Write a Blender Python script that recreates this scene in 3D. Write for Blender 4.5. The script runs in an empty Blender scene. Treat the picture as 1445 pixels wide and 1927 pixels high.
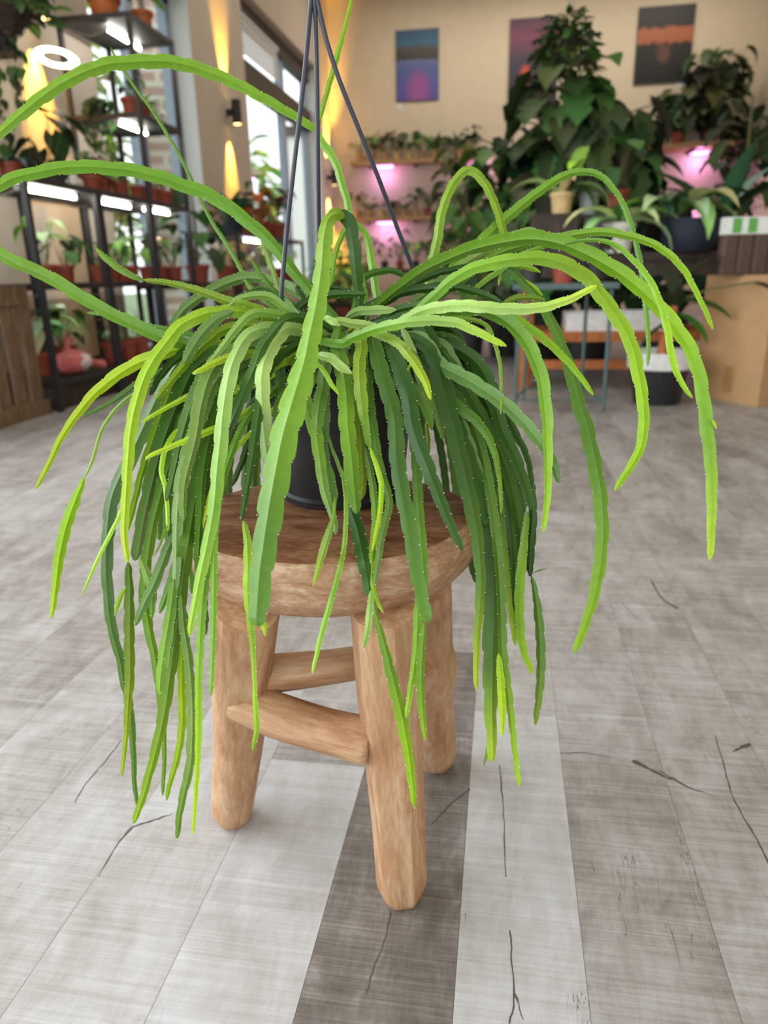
import bpy, bmesh, math, random
from mathutils import Vector, Matrix, noise
# ------------------------------------------------------------------ frame
# room axes: +Y runs along the floor planks to the back wall, +X to the right, Z up; the camera stands at X=Y=0
F = 1340.0
TH, PSI, ROLL, CH = math.radians(18.5), math.radians(9.6), math.radians(-1.2), 0.66
_ct, _st, _cp, _sp, _cr, _sr = math.cos(TH), math.sin(TH), math.cos(PSI), math.sin(PSI), math.cos(ROLL), math.sin(ROLL)
CAM = Vector((0, 0, CH))
def ray(x, y):
    u = (x-722.5)/F; v = (963.5-y)/F
    u, v = u*_cr-v*_sr, u*_sr+v*_cr
    f = _ct+_st*v; up = _ct*v-_st
    return Vector((u*_cp-f*_sp, f*_cp+u*_sp, up))      # length along the optical axis = 1
def atZ(x, y, z): d = ray(x, y); return CAM+d*((z-CH)/d.z)
def atY(x, y, Y): d = ray(x, y); return CAM+d*(Y/d.y)
def atX(x, y, X): d = ray(x, y); return CAM+d*(X/d.x)
def atD(x, y, zc): return CAM+ray(x, y)*zc
def proj(p):
    X, Y, Z = p
    f = X*-_sp+Y*_cp; u = X*_cp+Y*_sp; up = Z-CH
    zc = f*_ct-up*_st; v = f*_st+up*_ct
    u, v = u/zc, v/zc
    u, v = u*_cr+v*_sr, -u*_sr+v*_cr
    return 722.5+u*F, 963.5-v*F, zc
scene = bpy.context.scene
C = scene.collection
R = random.Random(7)
def lin(c):
    return tuple((x/255/12.92 if x/255 <= 0.04045 else ((x/255+0.055)/1.055)**2.4) for x in c)
def mixc(a, b, t): return tuple(a[i]+(b[i]-a[i])*t for i in range(3))

# ------------------------------------------------------------------ materials
def new_mat(name):
    m = bpy.data.materials.new(name); m.use_nodes = True
    nt = m.node_tree
    return m, nt, nt.nodes['Principled BSDF']
def N(nt, t, **kw):
    n = nt.nodes.new(t)
    for k, v in kw.items():
        if k in n.inputs: n.inputs[k].default_value = v
        else: setattr(n, k, v)
    return n
def L(nt, a, b): nt.links.new(a, b)
def ramp(nt, fac, stops):
    r = nt.nodes.new('ShaderNodeValToRGB')
    e = r.color_ramp.elements
    while len(e) < len(stops): e.new(0.5)
    for i, (p, c) in enumerate(stops):
        e[i].position = p; e[i].color = (*c, 1)
    L(nt, fac, r.inputs['Fac']); return r
def mat_plain(name, srgb, rough=0.6, metal=0.0, var=0.12, scale=30.0, bump=0.0, spec=0.5):
    m, nt, b = new_mat(name)
    tc = N(nt, 'ShaderNodeTexCoord')
    no = N(nt, 'ShaderNodeTexNoise', Scale=scale, Detail=4.0)
    L(nt, tc.outputs['Object'], no.inputs['Vector'])
    c = lin(srgb)
    r = ramp(nt, no.outputs['Fac'], [(0.3, tuple(x*(1-var) for x in c)), (0.7, tuple(min(1, x*(1+var)) for x in c))])
    L(nt, r.outputs['Color'], b.inputs['Base Color'])
    b.inputs['Roughness'].default_value = rough; b.inputs['Metallic'].default_value = metal
    b.inputs['Specular IOR Level'].default_value = spec
    if bump:
        bp = N(nt, 'ShaderNodeBump', Strength=bump, Distance=0.002); L(nt, no.outputs['Fac'], bp.inputs['Height']); L(nt, bp.outputs['Normal'], b.inputs['Normal'])
    return m
def mat_attr(name, rough=0.45, spec=0.4, trans=0.0, bump=0.0):
    m, nt, b = new_mat(name)
    a = N(nt, 'ShaderNodeAttribute', attribute_name='Col')
    tc = N(nt, 'ShaderNodeTexCoord')
    no = N(nt, 'ShaderNodeTexNoise', Scale=160.0, Detail=3.0)
    L(nt, tc.outputs['Object'], no.inputs['Vector'])
    mp = N(nt, 'ShaderNodeMapRange'); mp.inputs['To Min'].default_value = 0.82; mp.inputs['To Max'].default_value = 1.18
    L(nt, no.outputs['Fac'], mp.inputs['Value'])
    mx = N(nt, 'ShaderNodeMix', data_type='RGBA', blend_type='MULTIPLY'); mx.inputs[0].default_value = 1
    L(nt, a.outputs['Color'], mx.inputs[6]); L(nt, mp.outputs['Result'], mx.inputs[7])
    L(nt, mx.outputs[2], b.inputs['Base Color'])
    b.inputs['Roughness'].default_value = rough; b.inputs['Specular IOR Level'].default_value = spec
    if bump:
        bp = N(nt, 'ShaderNodeBump', Strength=bump, Distance=0.001); L(nt, no.outputs['Fac'], bp.inputs['Height']); L(nt, bp.outputs['Normal'], b.inputs['Normal'])
    if trans:
        t = N(nt, 'ShaderNodeBsdfTranslucent'); L(nt, mx.outputs[2], t.inputs['Color'])
        ms = N(nt, 'ShaderNodeMixShader'); ms.inputs[0].default_value = trans
        out = nt.nodes['Material Output']
        L(nt, b.outputs[0], ms.inputs[1]); L(nt, t.outputs[0], ms.inputs[2]); L(nt, ms.outputs[0], out.inputs['Surface'])
    return m
def mat_emit(name, srgb, strength):
    m, nt, b = new_mat(name)
    b.inputs['Base Color'].default_value = (*lin(srgb), 1)
    b.inputs['Emission Color'].default_value = (*lin(srgb), 1); b.inputs['Emission Strength'].default_value = strength
    return m
def mat_wood(name, stops, along='tc', rough=0.6, s=(14, 14, 2.2), bump=0.25):
    m, nt, b = new_mat(name)
    a = N(nt, 'ShaderNodeAttribute', attribute_name='tc')
    mp = N(nt, 'ShaderNodeMapping'); mp.inputs['Scale'].default_value = s
    L(nt, a.outputs['Vector'], mp.inputs['Vector'])
    n1 = N(nt, 'ShaderNodeTexNoise', Scale=3.0, Detail=8.0, Roughness=0.65, Distortion=0.6)
    n2 = N(nt, 'ShaderNodeTexNoise', Scale=16.0, Detail=5.0, Roughness=0.7)
    L(nt, mp.outputs['Vector'], n1.inputs['Vector']); L(nt, mp.outputs['Vector'], n2.inputs['Vector'])
    ad = N(nt, 'ShaderNodeMath', operation='MULTIPLY_ADD'); ad.inputs[1].default_value = 0.35
    L(nt, n2.outputs['Fac'], ad.inputs[0]); 
    sc = N(nt, 'ShaderNodeMath', operation='MULTIPLY'); sc.inputs[1].default_value = 0.65
    L(nt, n1.outputs['Fac'], sc.inputs[0]); L(nt, sc.outputs[0], ad.inputs[2])
    r = ramp(nt, ad.outputs[0], stops)
    L(nt, r.outputs['Color'], b.inputs['Base Color'])
    b.inputs['Roughness'].default_value = rough; b.inputs['Specular IOR Level'].default_value = 0.3
    bp = N(nt, 'ShaderNodeBump', Strength=bump, Distance=0.002); L(nt, ad.outputs[0], bp.inputs['Height']); L(nt, bp.outputs['Normal'], b.inputs['Normal'])
    return m
M = {}
M['stem'] = mat_attr('cactus_skin', 0.42, 0.35, trans=0.10, bump=0.12)
M['areole'] = mat_plain('areole_wool', (226, 222, 190), 0.8)
M['leaf'] = mat_attr('leaf_blade', 0.5, 0.25, trans=0.15)
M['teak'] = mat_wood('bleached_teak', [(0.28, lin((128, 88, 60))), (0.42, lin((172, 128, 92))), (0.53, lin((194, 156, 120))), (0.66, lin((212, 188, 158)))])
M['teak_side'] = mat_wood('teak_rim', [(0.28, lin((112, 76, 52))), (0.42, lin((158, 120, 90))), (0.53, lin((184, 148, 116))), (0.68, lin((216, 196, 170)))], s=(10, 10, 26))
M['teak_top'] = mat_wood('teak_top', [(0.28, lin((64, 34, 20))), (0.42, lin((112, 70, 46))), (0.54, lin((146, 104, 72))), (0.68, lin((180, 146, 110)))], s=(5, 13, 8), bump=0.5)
M['crack'] = mat_plain('dark_crack', (42, 26, 16), 0.9)
M['pot_black'] = mat_plain('black_plastic', (30, 31, 35), 0.38, var=0.2)
M['soil'] = mat_plain('potting_soil', (52, 36, 26), 0.95, var=0.4, scale=120, bump=0.8)
M['wire'] = mat_plain('hanger_plastic', (56, 60, 74), 0.42, var=0.08)
M['black_metal'] = mat_plain('black_metal', (34, 35, 38), 0.5, 0.0, 0.15)
M['board_grey'] = mat_plain('grey_board', (62, 60, 60), 0.6, 0.0, 0.1)
M['terracotta'] = mat_plain('terracotta_plastic', (150, 68, 48), 0.6)
M['terra_orange'] = mat_plain('orange_clay', (178, 96, 48), 0.7)
M['pot_grey'] = mat_plain('grey_pot', (92, 88, 82), 0.6)
M['pot_dark'] = mat_plain('charcoal_pot', (48, 48, 48), 0.5)
M['pot_white'] = mat_plain('white_pot', (226, 222, 212), 0.45)
M['pot_tan'] = mat_plain('tan_pot', (186, 148, 104), 0.7)
M['pot_beige'] = mat_plain('beige_pot', (214, 184, 130), 0.7)
M['pot_navy'] = mat_plain('navy_basket', (34, 40, 58), 0.7, var=0.25, scale=90)
M['pot_silver'] = mat_plain('silver_grey_pot', (150, 156, 152), 0.5)
M['bark'] = mat_plain('stalk', (96, 92, 58), 0.8)
M['crate'] = mat_wood('crate_wood', [(0.3, lin((84, 64, 46))), (0.5, lin((122, 98, 74))), (0.7, lin((150, 126, 100)))], s=(10, 10, 2))
M['pine'] = mat_wood('orange_pine', [(0.3, lin((140, 78, 40))), (0.5, lin((176, 106, 58))), (0.7, lin((200, 134, 84)))], s=(10, 10, 2))
M['shelf_wood'] = mat_wood('shelf_oak', [(0.3, lin((150, 112, 76))), (0.5, lin((178, 138, 98))), (0.7, lin((196, 160, 120)))], s=(8, 8, 8))
M['dark_wood'] = mat_wood('dark_stained_wood', [(0.3, lin((40, 33, 29))), (0.5, lin((64, 54, 48))), (0.7, lin((84, 72, 64)))], s=(10, 10, 2))
M['green_metal'] = mat_plain('green_grey_metal', (74, 98, 98), 0.5)
M['cardboard'] = mat_plain('cardboard', (184, 146, 104), 0.85, var=0.07, scale=12)
M['tape'] = mat_plain('packing_tape', (170, 128, 82), 0.4)
M['bag_brown'] = mat_plain('brown_bag', (78, 60, 50), 0.65, var=0.2)
M['label_green'] = mat_plain('green_print', (92, 164, 74), 0.5)
M['label_white'] = mat_plain('white_print', (222, 226, 224), 0.5)
M['white_plastic'] = mat_plain('white_plastic', (222, 222, 222), 0.5)
M['red_net'] = mat_plain('red_net', (206, 108, 108), 0.6, var=0.3, scale=60)
M['film'] = mat_plain('white_film', (226, 206, 206), 0.35)
M['petal_purple'] = mat_plain('purple_petal', (176, 128, 206), 0.6)
M['petal_white'] = mat_plain('cream_petal', (236, 232, 190), 0.6)
M['petal_orange'] = mat_plain('orange_bract', (222, 112, 30), 0.6)
M['petal_red'] = mat_plain('dark_red_bract', (120, 28, 30), 0.6)
M['tube'] = mat_emit('tube_glow', (255, 250, 242), 70.0)
M['ring'] = mat_emit('ring_glow', (255, 240, 214), 22.0)
M['grow'] = mat_emit('pink_grow_glow', (255, 150, 255), 8.0)
M['bulb'] = mat_emit('warm_bulb', (255, 214, 130), 14.0)
M['cable'] = mat_plain('grey_cable', (150, 140, 130), 0.5)
M['rust_fluff'] = mat_plain('orange_fluff', (206, 136, 66), 0.9, var=0.3)

# ------------------------------------------------------------------ mesh builder
class MB:
    def __init__(s): s.v = []; s.f = []; s.mi = []; s.col = []; s.tc = []; s.m = 0; s.c = (1, 1, 1); s.flat = set()
    def add(s, p, tc=None, c=None):
        s.v.append(tuple(p)); s.col.append(c or s.c); s.tc.append(tuple(tc) if tc is not None else tuple(p)); return len(s.v)-1
    def face(s, *i): s.f.append(i); s.mi.append(s.m)
    def box(s, lo, hi, taper=1.0):
        b = len(s.v)
        cx, cy = (lo[0]+hi[0])/2, (lo[1]+hi[1])/2
        for z, k in ((lo[2], taper), (hi[2], 1)):
            for x, y in ((lo[0], lo[1]), (hi[0], lo[1]), (hi[0], hi[1]), (lo[0], hi[1])):
                s.add((cx+(x-cx)*k, cy+(y-cy)*k, z))
        for q in ((3, 2, 1, 0), (4, 5, 6, 7), (0, 1, 5, 4), (1, 2, 6, 5), (2, 3, 7, 6), (3, 0, 4, 7)): s.face(*[b+i for i in q])
    def rings(s, rows, closed=True, cap=(True, True)):
        # rows: list of lists of indices
        n = len(rows[0])
        for a, b in zip(rows, rows[1:]):
            for i in range(n if closed else n-1):
                j = (i+1) % n; s.face(a[i], a[j], b[j], b[i])
        if cap[0]: s.face(*rows[0][::-1])
        if cap[1]: s.face(*rows[-1])
    def lathe(s, prof, o=(0, 0, 0), n=20, cap=(True, True)):
        rows = []
        for r, z in prof:
            rows.append([s.add((o[0]+r*math.cos(2*math.pi*i/n), o[1]+r*math.sin(2*math.pi*i/n), o[2]+z)) for i in range(n)])
        s.rings(rows, True, cap)
    def tube(s, pts, rad, n=8, cap=True):
        pts = [Vector(p) for p in pts]; rows = []
        if not isinstance(rad, (list, tuple)): rad = [rad]*len(pts)
        t0 = (pts[1]-pts[0]).normalized()
        ref = Vector((0, 0, 1)) if abs(t0.z) < 0.9 else Vector((1, 0, 0))
        a = t0.cross(ref).normalized(); d = 0
        for k, p in enumerate(pts):
            t = (pts[min(k+1, len(pts)-1)]-pts[max(k-1, 0)]).normalized()
            a = (a-t*a.dot(t)).normalized(); b = t.cross(a)
            if k: d += (p-pts[k-1]).length
            rows.append([s.add(p+a*(rad[k]*math.cos(2*math.pi*i/n))+b*(rad[k]*math.sin(2*math.pi*i/n)), (rad[k]*math.cos(2*math.pi*i/n), rad[k]*math.sin(2*math.pi*i/n), d)) for i in range(n)])
        s.rings(rows, True, (cap, cap))
    def build(s, name, mats, parent=None, smooth=True):
        me = bpy.data.meshes.new(name)
        me.from_pydata(s.v, [], s.f)
        if not isinstance(mats, (list, tuple)): mats = [mats]
        for m in mats: me.materials.append(m)
        me.polygons.foreach_set('material_index', s.mi)
        me.polygons.foreach_set('use_smooth', [smooth]*len(s.f))
        a = me.attributes.new('Col', 'FLOAT_COLOR', 'POINT')
        a.data.foreach_set('color', [x for c in s.col for x in (*c[:3], 1)])
        t = me.attributes.new('tc', 'FLOAT_VECTOR', 'POINT')
        t.data.foreach_set('vector', [x for c in s.tc for x in c])
        me.update()
        if smooth:
            try: me.set_sharp_from_angle(angle=math.radians(42))
            except Exception: pass
        o = bpy.data.objects.new(name, me); C.objects.link(o)
        if parent is not None: o.parent = parent
        return o
def thing(name, label, cat, loc=(0, 0, 0), rz=0, group=None):
    o = bpy.data.objects.new(name, None); C.objects.link(o); o.empty_display_size = 0.05
    o.location = loc; o.rotation_euler = (0, 0, rz)
    return tag(o, label, cat, group)
def tag(o, label, cat, group=None, kind=None):
    if label: o['label'] = label
    if cat: o['category'] = cat
    if group: o['group'] = group
    if kind: o['kind'] = kind
    return o
def struct(name, mb, m, parent=None, smooth=False):
    o = mb.build(name, m, parent, smooth)
    if parent is None: o['kind'] = 'structure'
    return o
def boxobj(name, lo, hi, m, parent=None, taper=1.0):
    b = MB(); b.box(lo, hi, taper); return b.build(name, m, parent, False)
# ------------------------------------------------------------------ floor: one mesh, every plank its own quad
def floor_mat():
    m, nt, b = new_mat('washed_wood_floor')
    a = N(nt, 'ShaderNodeAttribute', attribute_name='Col')
    sx = N(nt, 'ShaderNodeSeparateColor'); L(nt, a.outputs['Color'], sx.inputs['Color'])
    tc = N(nt, 'ShaderNodeTexCoord')
    off = N(nt, 'ShaderNodeCombineXYZ'); L(nt, sx.outputs[1], off.inputs[2])
    offm = N(nt, 'ShaderNodeVectorMath', operation='SCALE'); offm.inputs['Scale'].default_value = 40
    L(nt, off.outputs[0], offm.inputs[0])
    pos = N(nt, 'ShaderNodeVectorMath', operation='ADD'); L(nt, tc.outputs['Object'], pos.inputs[0]); L(nt, offm.outputs[0], pos.inputs[1])
    def noi(scale, sc=1.0, det=4.0, rough=0.6, dist=0.0):
        mp = N(nt, 'ShaderNodeMapping'); mp.inputs['Scale'].default_value = scale
        L(nt, pos.outputs[0], mp.inputs['Vector'])
        n = N(nt, 'ShaderNodeTexNoise', Scale=sc, Detail=det, Roughness=rough, Distortion=dist); L(nt, mp.outputs[0], n.inputs['Vector']); return n
    def math_(op, x, y, z=None):
        n = N(nt, 'ShaderNodeMath', operation=op)
        for i, q in enumerate((x, y, z)):
            if q is None: continue
            if isinstance(q, (int, float)): n.inputs[i].default_value = q
            else: L(nt, q, n.inputs[i])
        return n.outputs[0]
    saw = noi((7, 330, 1), 1.0, 3.0, 0.7)               # saw marks across the plank
    saw2 = noi((3.5, 85, 1), 1.0, 4.0, 0.7)
    grain = noi((300, 14, 1), 1.0, 3.0, 0.6)
    blot = noi((9, 4, 1), 1.0, 5.0, 0.65, 0.5)
    wear = noi((26, 12, 1), 1.0, 6.0, 0.75, 0.8)
    v = math_('MULTIPLY_ADD', saw.outputs['Fac'], 0.50, -0.25)
    v = math_('ADD', v, math_('MULTIPLY_ADD', saw2.outputs['Fac'], 0.46, -0.23))
    v = math_('ADD', v, math_('MULTIPLY_ADD', grain.outputs['Fac'], 0.16, -0.08))
    v = math_('ADD', v, math_('MULTIPLY_ADD', wear.outputs['Fac'], 0.62, -0.31))
    amp = math_('MULTIPLY_ADD', sx.outputs[0], -0.75, 1.12)
    v = math_('MULTIPLY', v, amp)
    v = math_('ADD', v, math_('MULTIPLY_ADD', blot.outputs['Fac'], 0.6, -0.3))
    v = math_('ADD', v, sx.outputs[0])
    col = ramp(nt, v, [(0.0, lin((68, 63, 58))), (0.3, lin((118, 112, 107))), (0.55, lin((162, 158, 155))), (0.8, lin((192, 194, 197))), (1.0, lin((212, 215, 219)))])
    # thin wandering splits along the plank, only here and there
    cr1 = noi((9, 1.3, 1), 1.0, 6.0, 0.6, 0.4)
    mask = noi((3.0, 2.0, 1), 1.3, 1.0)
    d = math_('ABSOLUTE', math_('SUBTRACT', cr1.outputs['Fac'], 0.5), 0)
    line = math_('LESS_THAN', d, 0.0016)
    mk = math_('GREATER_THAN', mask.outputs['Fac'], 0.60)
    cr_ = math_('MULTIPLY', math_('MULTIPLY', line, mk), 0.55)
    mx = N(nt, 'ShaderNodeMix', data_type='RGBA'); L(nt, cr_, mx.inputs[0]); L(nt, col.outputs['Color'], mx.inputs[6]); mx.inputs[7].default_value = (*lin((78, 68, 60)), 1)
    L(nt, mx.outputs[2], b.inputs['Base Color'])
    b.inputs['Roughness'].default_value = 0.46; b.inputs['Specular IOR Level'].default_value = 0.4
    bp = N(nt, 'ShaderNodeBump', Strength=0.12, Distance=0.001); L(nt, saw.outputs['Fac'], bp.inputs['Height']); L(nt, bp.outputs['Normal'], b.inputs['Normal'])
    return m
XL, XR, YB, YF, ZC = -2.85, 3.55, 12.5, -3.2, 4.7
fb = MB()
edges = [-0.449, -0.311, -0.1735, -0.0265, 0.100]
while edges[-1] < XR: edges.append(edges[-1]+0.137)
while edges[0] > XL-0.3: edges.insert(0, edges[0]-0.137)
k0 = edges.index(-0.449)
known = {  # column offset -> list of (y0, y1, tone)
    -2: [(-0.4, 0.95, 0.58), (0.95, 2.0, 0.52)], -1: [(-0.3, 0.88, 0.60), (0.88, 1.85, 0.50)],
    0: [(-0.2, 1.0, 0.66), (1.0, 1.9, 0.5)], 1: [(-0.1, 0.822, 0.71), (0.822, 1.7, 0.52)],
    2: [(-0.4, 1.16, 0.28), (1.16, 2.1, 0.40)], 3: [(-0.2, 0.98, 0.73), (0.98, 1.95, 0.54)],
    4: [(-0.3, 1.02, 0.50), (1.02, 2.0, 0.52)], 5: [(-0.3, 1.2, 0.54), (1.2, 2.0, 0.5)], 6: [(-0.1, 1.05, 0.56), (1.05, 2.0, 0.5)]}
for i in range(len(edges)-1):
    ks = known.get(i-k0, [])
    segs = list(ks)
    y = ks[-1][1] if ks else YF-R.random()*0.9
    if ks: segs.insert(0, (YF, ks[0][0], 0.6))
    while y < YB:
        segs.append((y, y+0.95, 0.43+0.12*R.random())); y += 0.95
    for y0, y1, t in segs:
        y0, y1 = max(y0, YF), min(y1, YB)
        if y1 <= y0: continue
        fb.c = (t, R.random(), R.random())
        g = 0.0002
        q = [fb.add((x, yy, 0)) for x, yy in ((edges[i]+g, y0+g), (edges[i+1]-g, y0+g), (edges[i+1]-g, y1-g), (edges[i]+g, y1-g))]
        fb.face(*q)
fb.c = (0.42, 0, 0)
q = [fb.add((x, y, -0.002)) for x, y in ((XL-0.3, YF), (XR+0.2, YF), (XR+0.2, YB), (XL-0.3, YB))]; fb.face(*q)
fb.m = 1
def floor_split(w, *px):     # printed splits and knots of the vinyl planks, lying in the floor surface
    q = [atZ(x, y, 0.0) for x, y in px]; q = smooth_path(q, 5); n = len(q)
    rr = random.Random(px[0][0]); prev = None
    for i, p in enumerate(q):
        t = (q[min(i+1, n-1)]-q[max(i-1, 0)]).normalized(); s = Vector((-t.y, t.x, 0))
        ww = (w[0]+(w[1]-w[0])*i/(n-1))*rr.uniform(0.5, 1.2)*0.00033; j = s*rr.uniform(-0.0008, 0.0008)
        cur = (fb.add(p+s*ww+j+Vector((0, 0, 0.00025))), fb.add(p-s*ww+j+Vector((0, 0, 0.00025))))
        if prev: fb.face(prev[0], prev[1], cur[1], cur[0])
        prev = cur
def smooth_path(p, n=6):
    out = []
    P = [p[0]*2-p[1]]+list(p)+[p[-1]*2-p[-2]]
    for i in range(1, len(P)-2):
        a, b, c, d = P[i-1], P[i], P[i+1], P[i+2]
        for k in range(n):
            t = k/n
            out.append(0.5*((2*b)+(c-a)*t+(2*a-5*b+4*c-d)*t*t+(3*b-a-3*c+d)*t**3))
    out.append(P[-2]); return out
floor_split((12, 5), (1190, 1432), (1222, 1447), (1262, 1468))
floor_split((4, 1), (1240, 1450), (1290, 1480), (1345, 1498))
floor_split((6, 1), (1262, 1462), (1300, 1484), (1325, 1490))
floor_split((3, 3), (1345, 1385), (1362, 1440), (1375, 1490), (1400, 1540), (1430, 1590), (1445, 1625))
floor_split((3, 14), (1378, 1414), (1395, 1407), (1412, 1400))
floor_split((3, 2), (940, 1440), (945, 1500), (949, 1560), (951, 1650))
floor_split((4, 2), (884, 1485), (850, 1512), (812, 1552))
floor_split((2, 7), (325, 1532), (290, 1543), (248, 1557)); floor_split((5, 1), (248, 1557), (220, 1590), (185, 1650))
floor_split((3, 2), (228, 1393), (200, 1430), (165, 1470), (140, 1510))
floor_split((3, 2), (735, 1715), (727, 1760), (700, 1830), (690, 1870))
floor_split((3, 2), (1054, 1418), (1100, 1417), (1155, 1426))
floor_split((2, 3), (960, 1750), (962, 1795), (968, 1870), (959, 1927)); floor_split((3, 1), (968, 1870), (985, 1920))
floor_split((6, 9), (1225, 1092), (1245, 1125), (1275, 1146)); floor_split((3, 1), (1170, 1135), (1195, 1160), (1218, 1176))
M['split'] = mat_plain('floor_split_print', (84, 77, 70), 0.5)
struct('floor', fb, [floor_mat(), M['split']])
# ------------------------------------------------------------------ walls
M['wall'] = mat_plain('warm_plaster', (212, 198, 176), 0.85, var=0.03, scale=6)
M['wall_left'] = mat_plain('pale_plaster', (202, 191, 174), 0.85, var=0.03, scale=6)
M['reveal'] = mat_plain('white_reveal', (226, 228, 228), 0.7, var=0.02)
M['ceil'] = mat_plain('ceiling_white', (220, 214, 204), 0.9, var=0.02)
M['frame'] = mat_plain('blue_grey_frame', (150, 164, 184), 0.45)
M['dark_frame'] = mat_plain('dark_frame', (66, 60, 56), 0.5)
w = MB(); w.box((XL-0.3, YB, 0), (XR+0.2, YB+0.2, ZC)); struct('wall_back', w, M['wall'])
w = MB(); w.box((XR, YF, 0), (XR+0.2, YB, ZC)); struct('wall_right', w, M['wall'])
w = MB(); w.box((XL-0.3, YF, ZC), (XR+0.2, YB+0.2, ZC+0.15)); struct('ceiling', w, M['ceil'])
wl = MB()
opens = [(-2.2, 2.6, 0.35, 3.3), (5.25, 7.0, 0.12, 3.0), (8.45, 11.72, 0.55, 3.55)]
y = YF
for y0, y1, z0, z1 in opens:
    wl.box((XL-0.28, y, 0), (XL, y0, ZC)); wl.box((XL-0.28, y0, 0), (XL, y1, z0)); wl.box((XL-0.28, y0, z1), (XL, y1, ZC)); y = y1
wl.box((XL-0.28, y, 0), (XL, YB, ZC)); struct('wall_left', wl, M['wall_left'])
wf = MB()   # shop front behind the camera, mostly glass
wf.box((XL-0.28, YF-0.2, 0), (-2.4, YF, ZC)); wf.box((3.1, YF-0.2, 0), (XR+0.2, YF, ZC)); wf.box((-2.4, YF-0.2, 3.2), (3.1, YF, ZC)); wf.box((-2.4, YF-0.2, 0), (3.1, YF, 0.25))
struct('wall_front', wf, M['wall'])
for i, (y0, y1, z0, z1) in enumerate(opens[1:]):        # bright painted reveals facing the room
    t = MB(); t.box((XL-0.2, y1-0.012, z0), (XL+0.004, y1, z1)); t.box((XL-0.2, y0, z0), (XL+0.004, y1, z0+0.012)); struct('trim_%d' % (i+1), t, M['reveal'])
def glass_mat():
    m = bpy.data.materials.new('window_glass'); m.use_nodes = True; nt = m.node_tree; nt.nodes.clear()
    o = nt.nodes.new('ShaderNodeOutputMaterial'); t = nt.nodes.new('ShaderNodeBsdfTransparent'); g = nt.nodes.new('ShaderNodeBsdfGlossy')
    g.inputs['Roughness'].default_value = 0.02; t.inputs['Color'].default_value = (0.96, 0.98, 0.97, 1)
    mx = nt.nodes.new('ShaderNodeMixShader'); mx.inputs[0].default_value = 0.05; L(nt, t.outputs[0], mx.inputs[1]); L(nt, g.outputs[0], mx.inputs[2]); L(nt, mx.outputs[0], o.inputs['Surface'])
    return m
M['glass'] = glass_mat()
XG = -3.06
def window(n, y0, y1, z0, z1, bars, trans):
    f = MB()
    for a, b in ((y0, y0+0.07), (y1-0.1, y1)): f.box((XG-0.04, a, z0), (XG+0.04, b, z1))
    f.box((XG-0.04, y0, z0), (XG+0.04, y1, z0+0.07)); f.box((XG-0.04, y0, z1-0.06), (XG+0.04, y1, z1))
    for b in bars: f.box((XG-0.045, b-0.07, z0), (XG+0.045, b+0.07, z1))
    o = struct('window_%d' % n, f, M['frame'])
    g = MB(); g.box((XG-0.006, y0+0.05, z0+0.05), (XG+0.006, y1-0.05, z1-0.05)); g.build('glass_pane', M['glass'], o, False)
    for a, b in trans:
        t = MB(); t.box((XG-0.05, y0, a), (XG+0.09, y1, b)); t.build('transom', M['dark_frame'], o, False)
    return o
window(1, 5.25, 7.0, 0.12, 3.0, [6.22], [])
window(2, 8.45, 11.72, 0.55, 3.55, [10.45], [(2.72, 2.98), (3.36, 3.55)])
# slatted blind in the upper light of the far window
bl = thing('window_blind', 'pale horizontal slat blind in the top light of the far left window', 'blind', (XG+0.1, 9.5, 3.0))
for k in range(7):
    b = MB(); b.box((-0.004, -0.95, 0.02+k*0.05), (0.012, 0.55, 0.05+k*0.05)); b.build('slat', M['reveal'], bl, False)
hb = MB(); hb.box((-0.01, -0.97, 0.36), (0.03, 0.57, 0.39)); hb.build('head_rail', M['white_plastic'], bl, False)
# ------------------------------------------------------------------ outside
def brick_mat():
    m, nt, b = new_mat('striped_brick')
    tc = N(nt, 'ShaderNodeTexCoord'); mp = N(nt, 'ShaderNodeMapping'); mp.inputs['Rotation'].default_value = (0, math.radians(90), math.radians(90))
    sx = N(nt, 'ShaderNodeSeparateXYZ'); cb = N(nt, 'ShaderNodeCombineXYZ')
    L(nt, tc.outputs['Object'], sx.inputs[0]); L(nt, sx.outputs[1], cb.inputs[0]); L(nt, sx.outputs[2], cb.inputs[1])
    br = N(nt, 'ShaderNodeTexBrick', Scale=1.0); br.inputs['Brick Width'].default_value = 0.62; br.inputs['Row Height'].default_value = 0.17; br.inputs['Mortar Size'].default_value = 0.035
    br.inputs['Color1'].default_value = (*lin((186, 152, 144)), 1); br.inputs['Color2'].default_value = (*lin((200, 172, 164)), 1); br.inputs['Mortar'].default_value = (*lin((222, 214, 206)), 1)
    L(nt, cb.outputs[0], br.inputs['Vector']); L(nt, br.outputs['Color'], b.inputs['Base Color']); b.inputs['Roughness'].default_value = 0.9
    return m
M['brick'] = brick_mat()
M['grass'] = mat_plain('outside_ground', (120, 138, 100), 0.95)
g = MB(); g.box((-30, -20, -0.35), (XL-0.3, 45, -0.25)); struct('ground', g, M['grass'])
bd = thing('brick_building', 'pale brick building across the yard seen through the left windows', 'building', (-5.0, 10.2, -0.25), math.radians(-64))
boxobj('wall', (-3.0, 0, 0), (0.0, 0.72, 6.0), M['brick'], bd)
boxobj('roof', (-3.1, -0.05, 6.0), (0.1, 0.77, 6.25), M['dark_frame'], bd)
bd = thing('white_building', 'white rendered house far behind the far left window', 'building', (-5.0, 17.4, -0.25), math.radians(-74))
boxobj('wall', (-3.0, 0, 0), (0.0, 2.6, 3.9), M['reveal'], bd)
boxobj('roof', (-3.1, -0.1, 3.9), (0.1, 2.7, 4.1), M['dark_frame'], bd)
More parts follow.
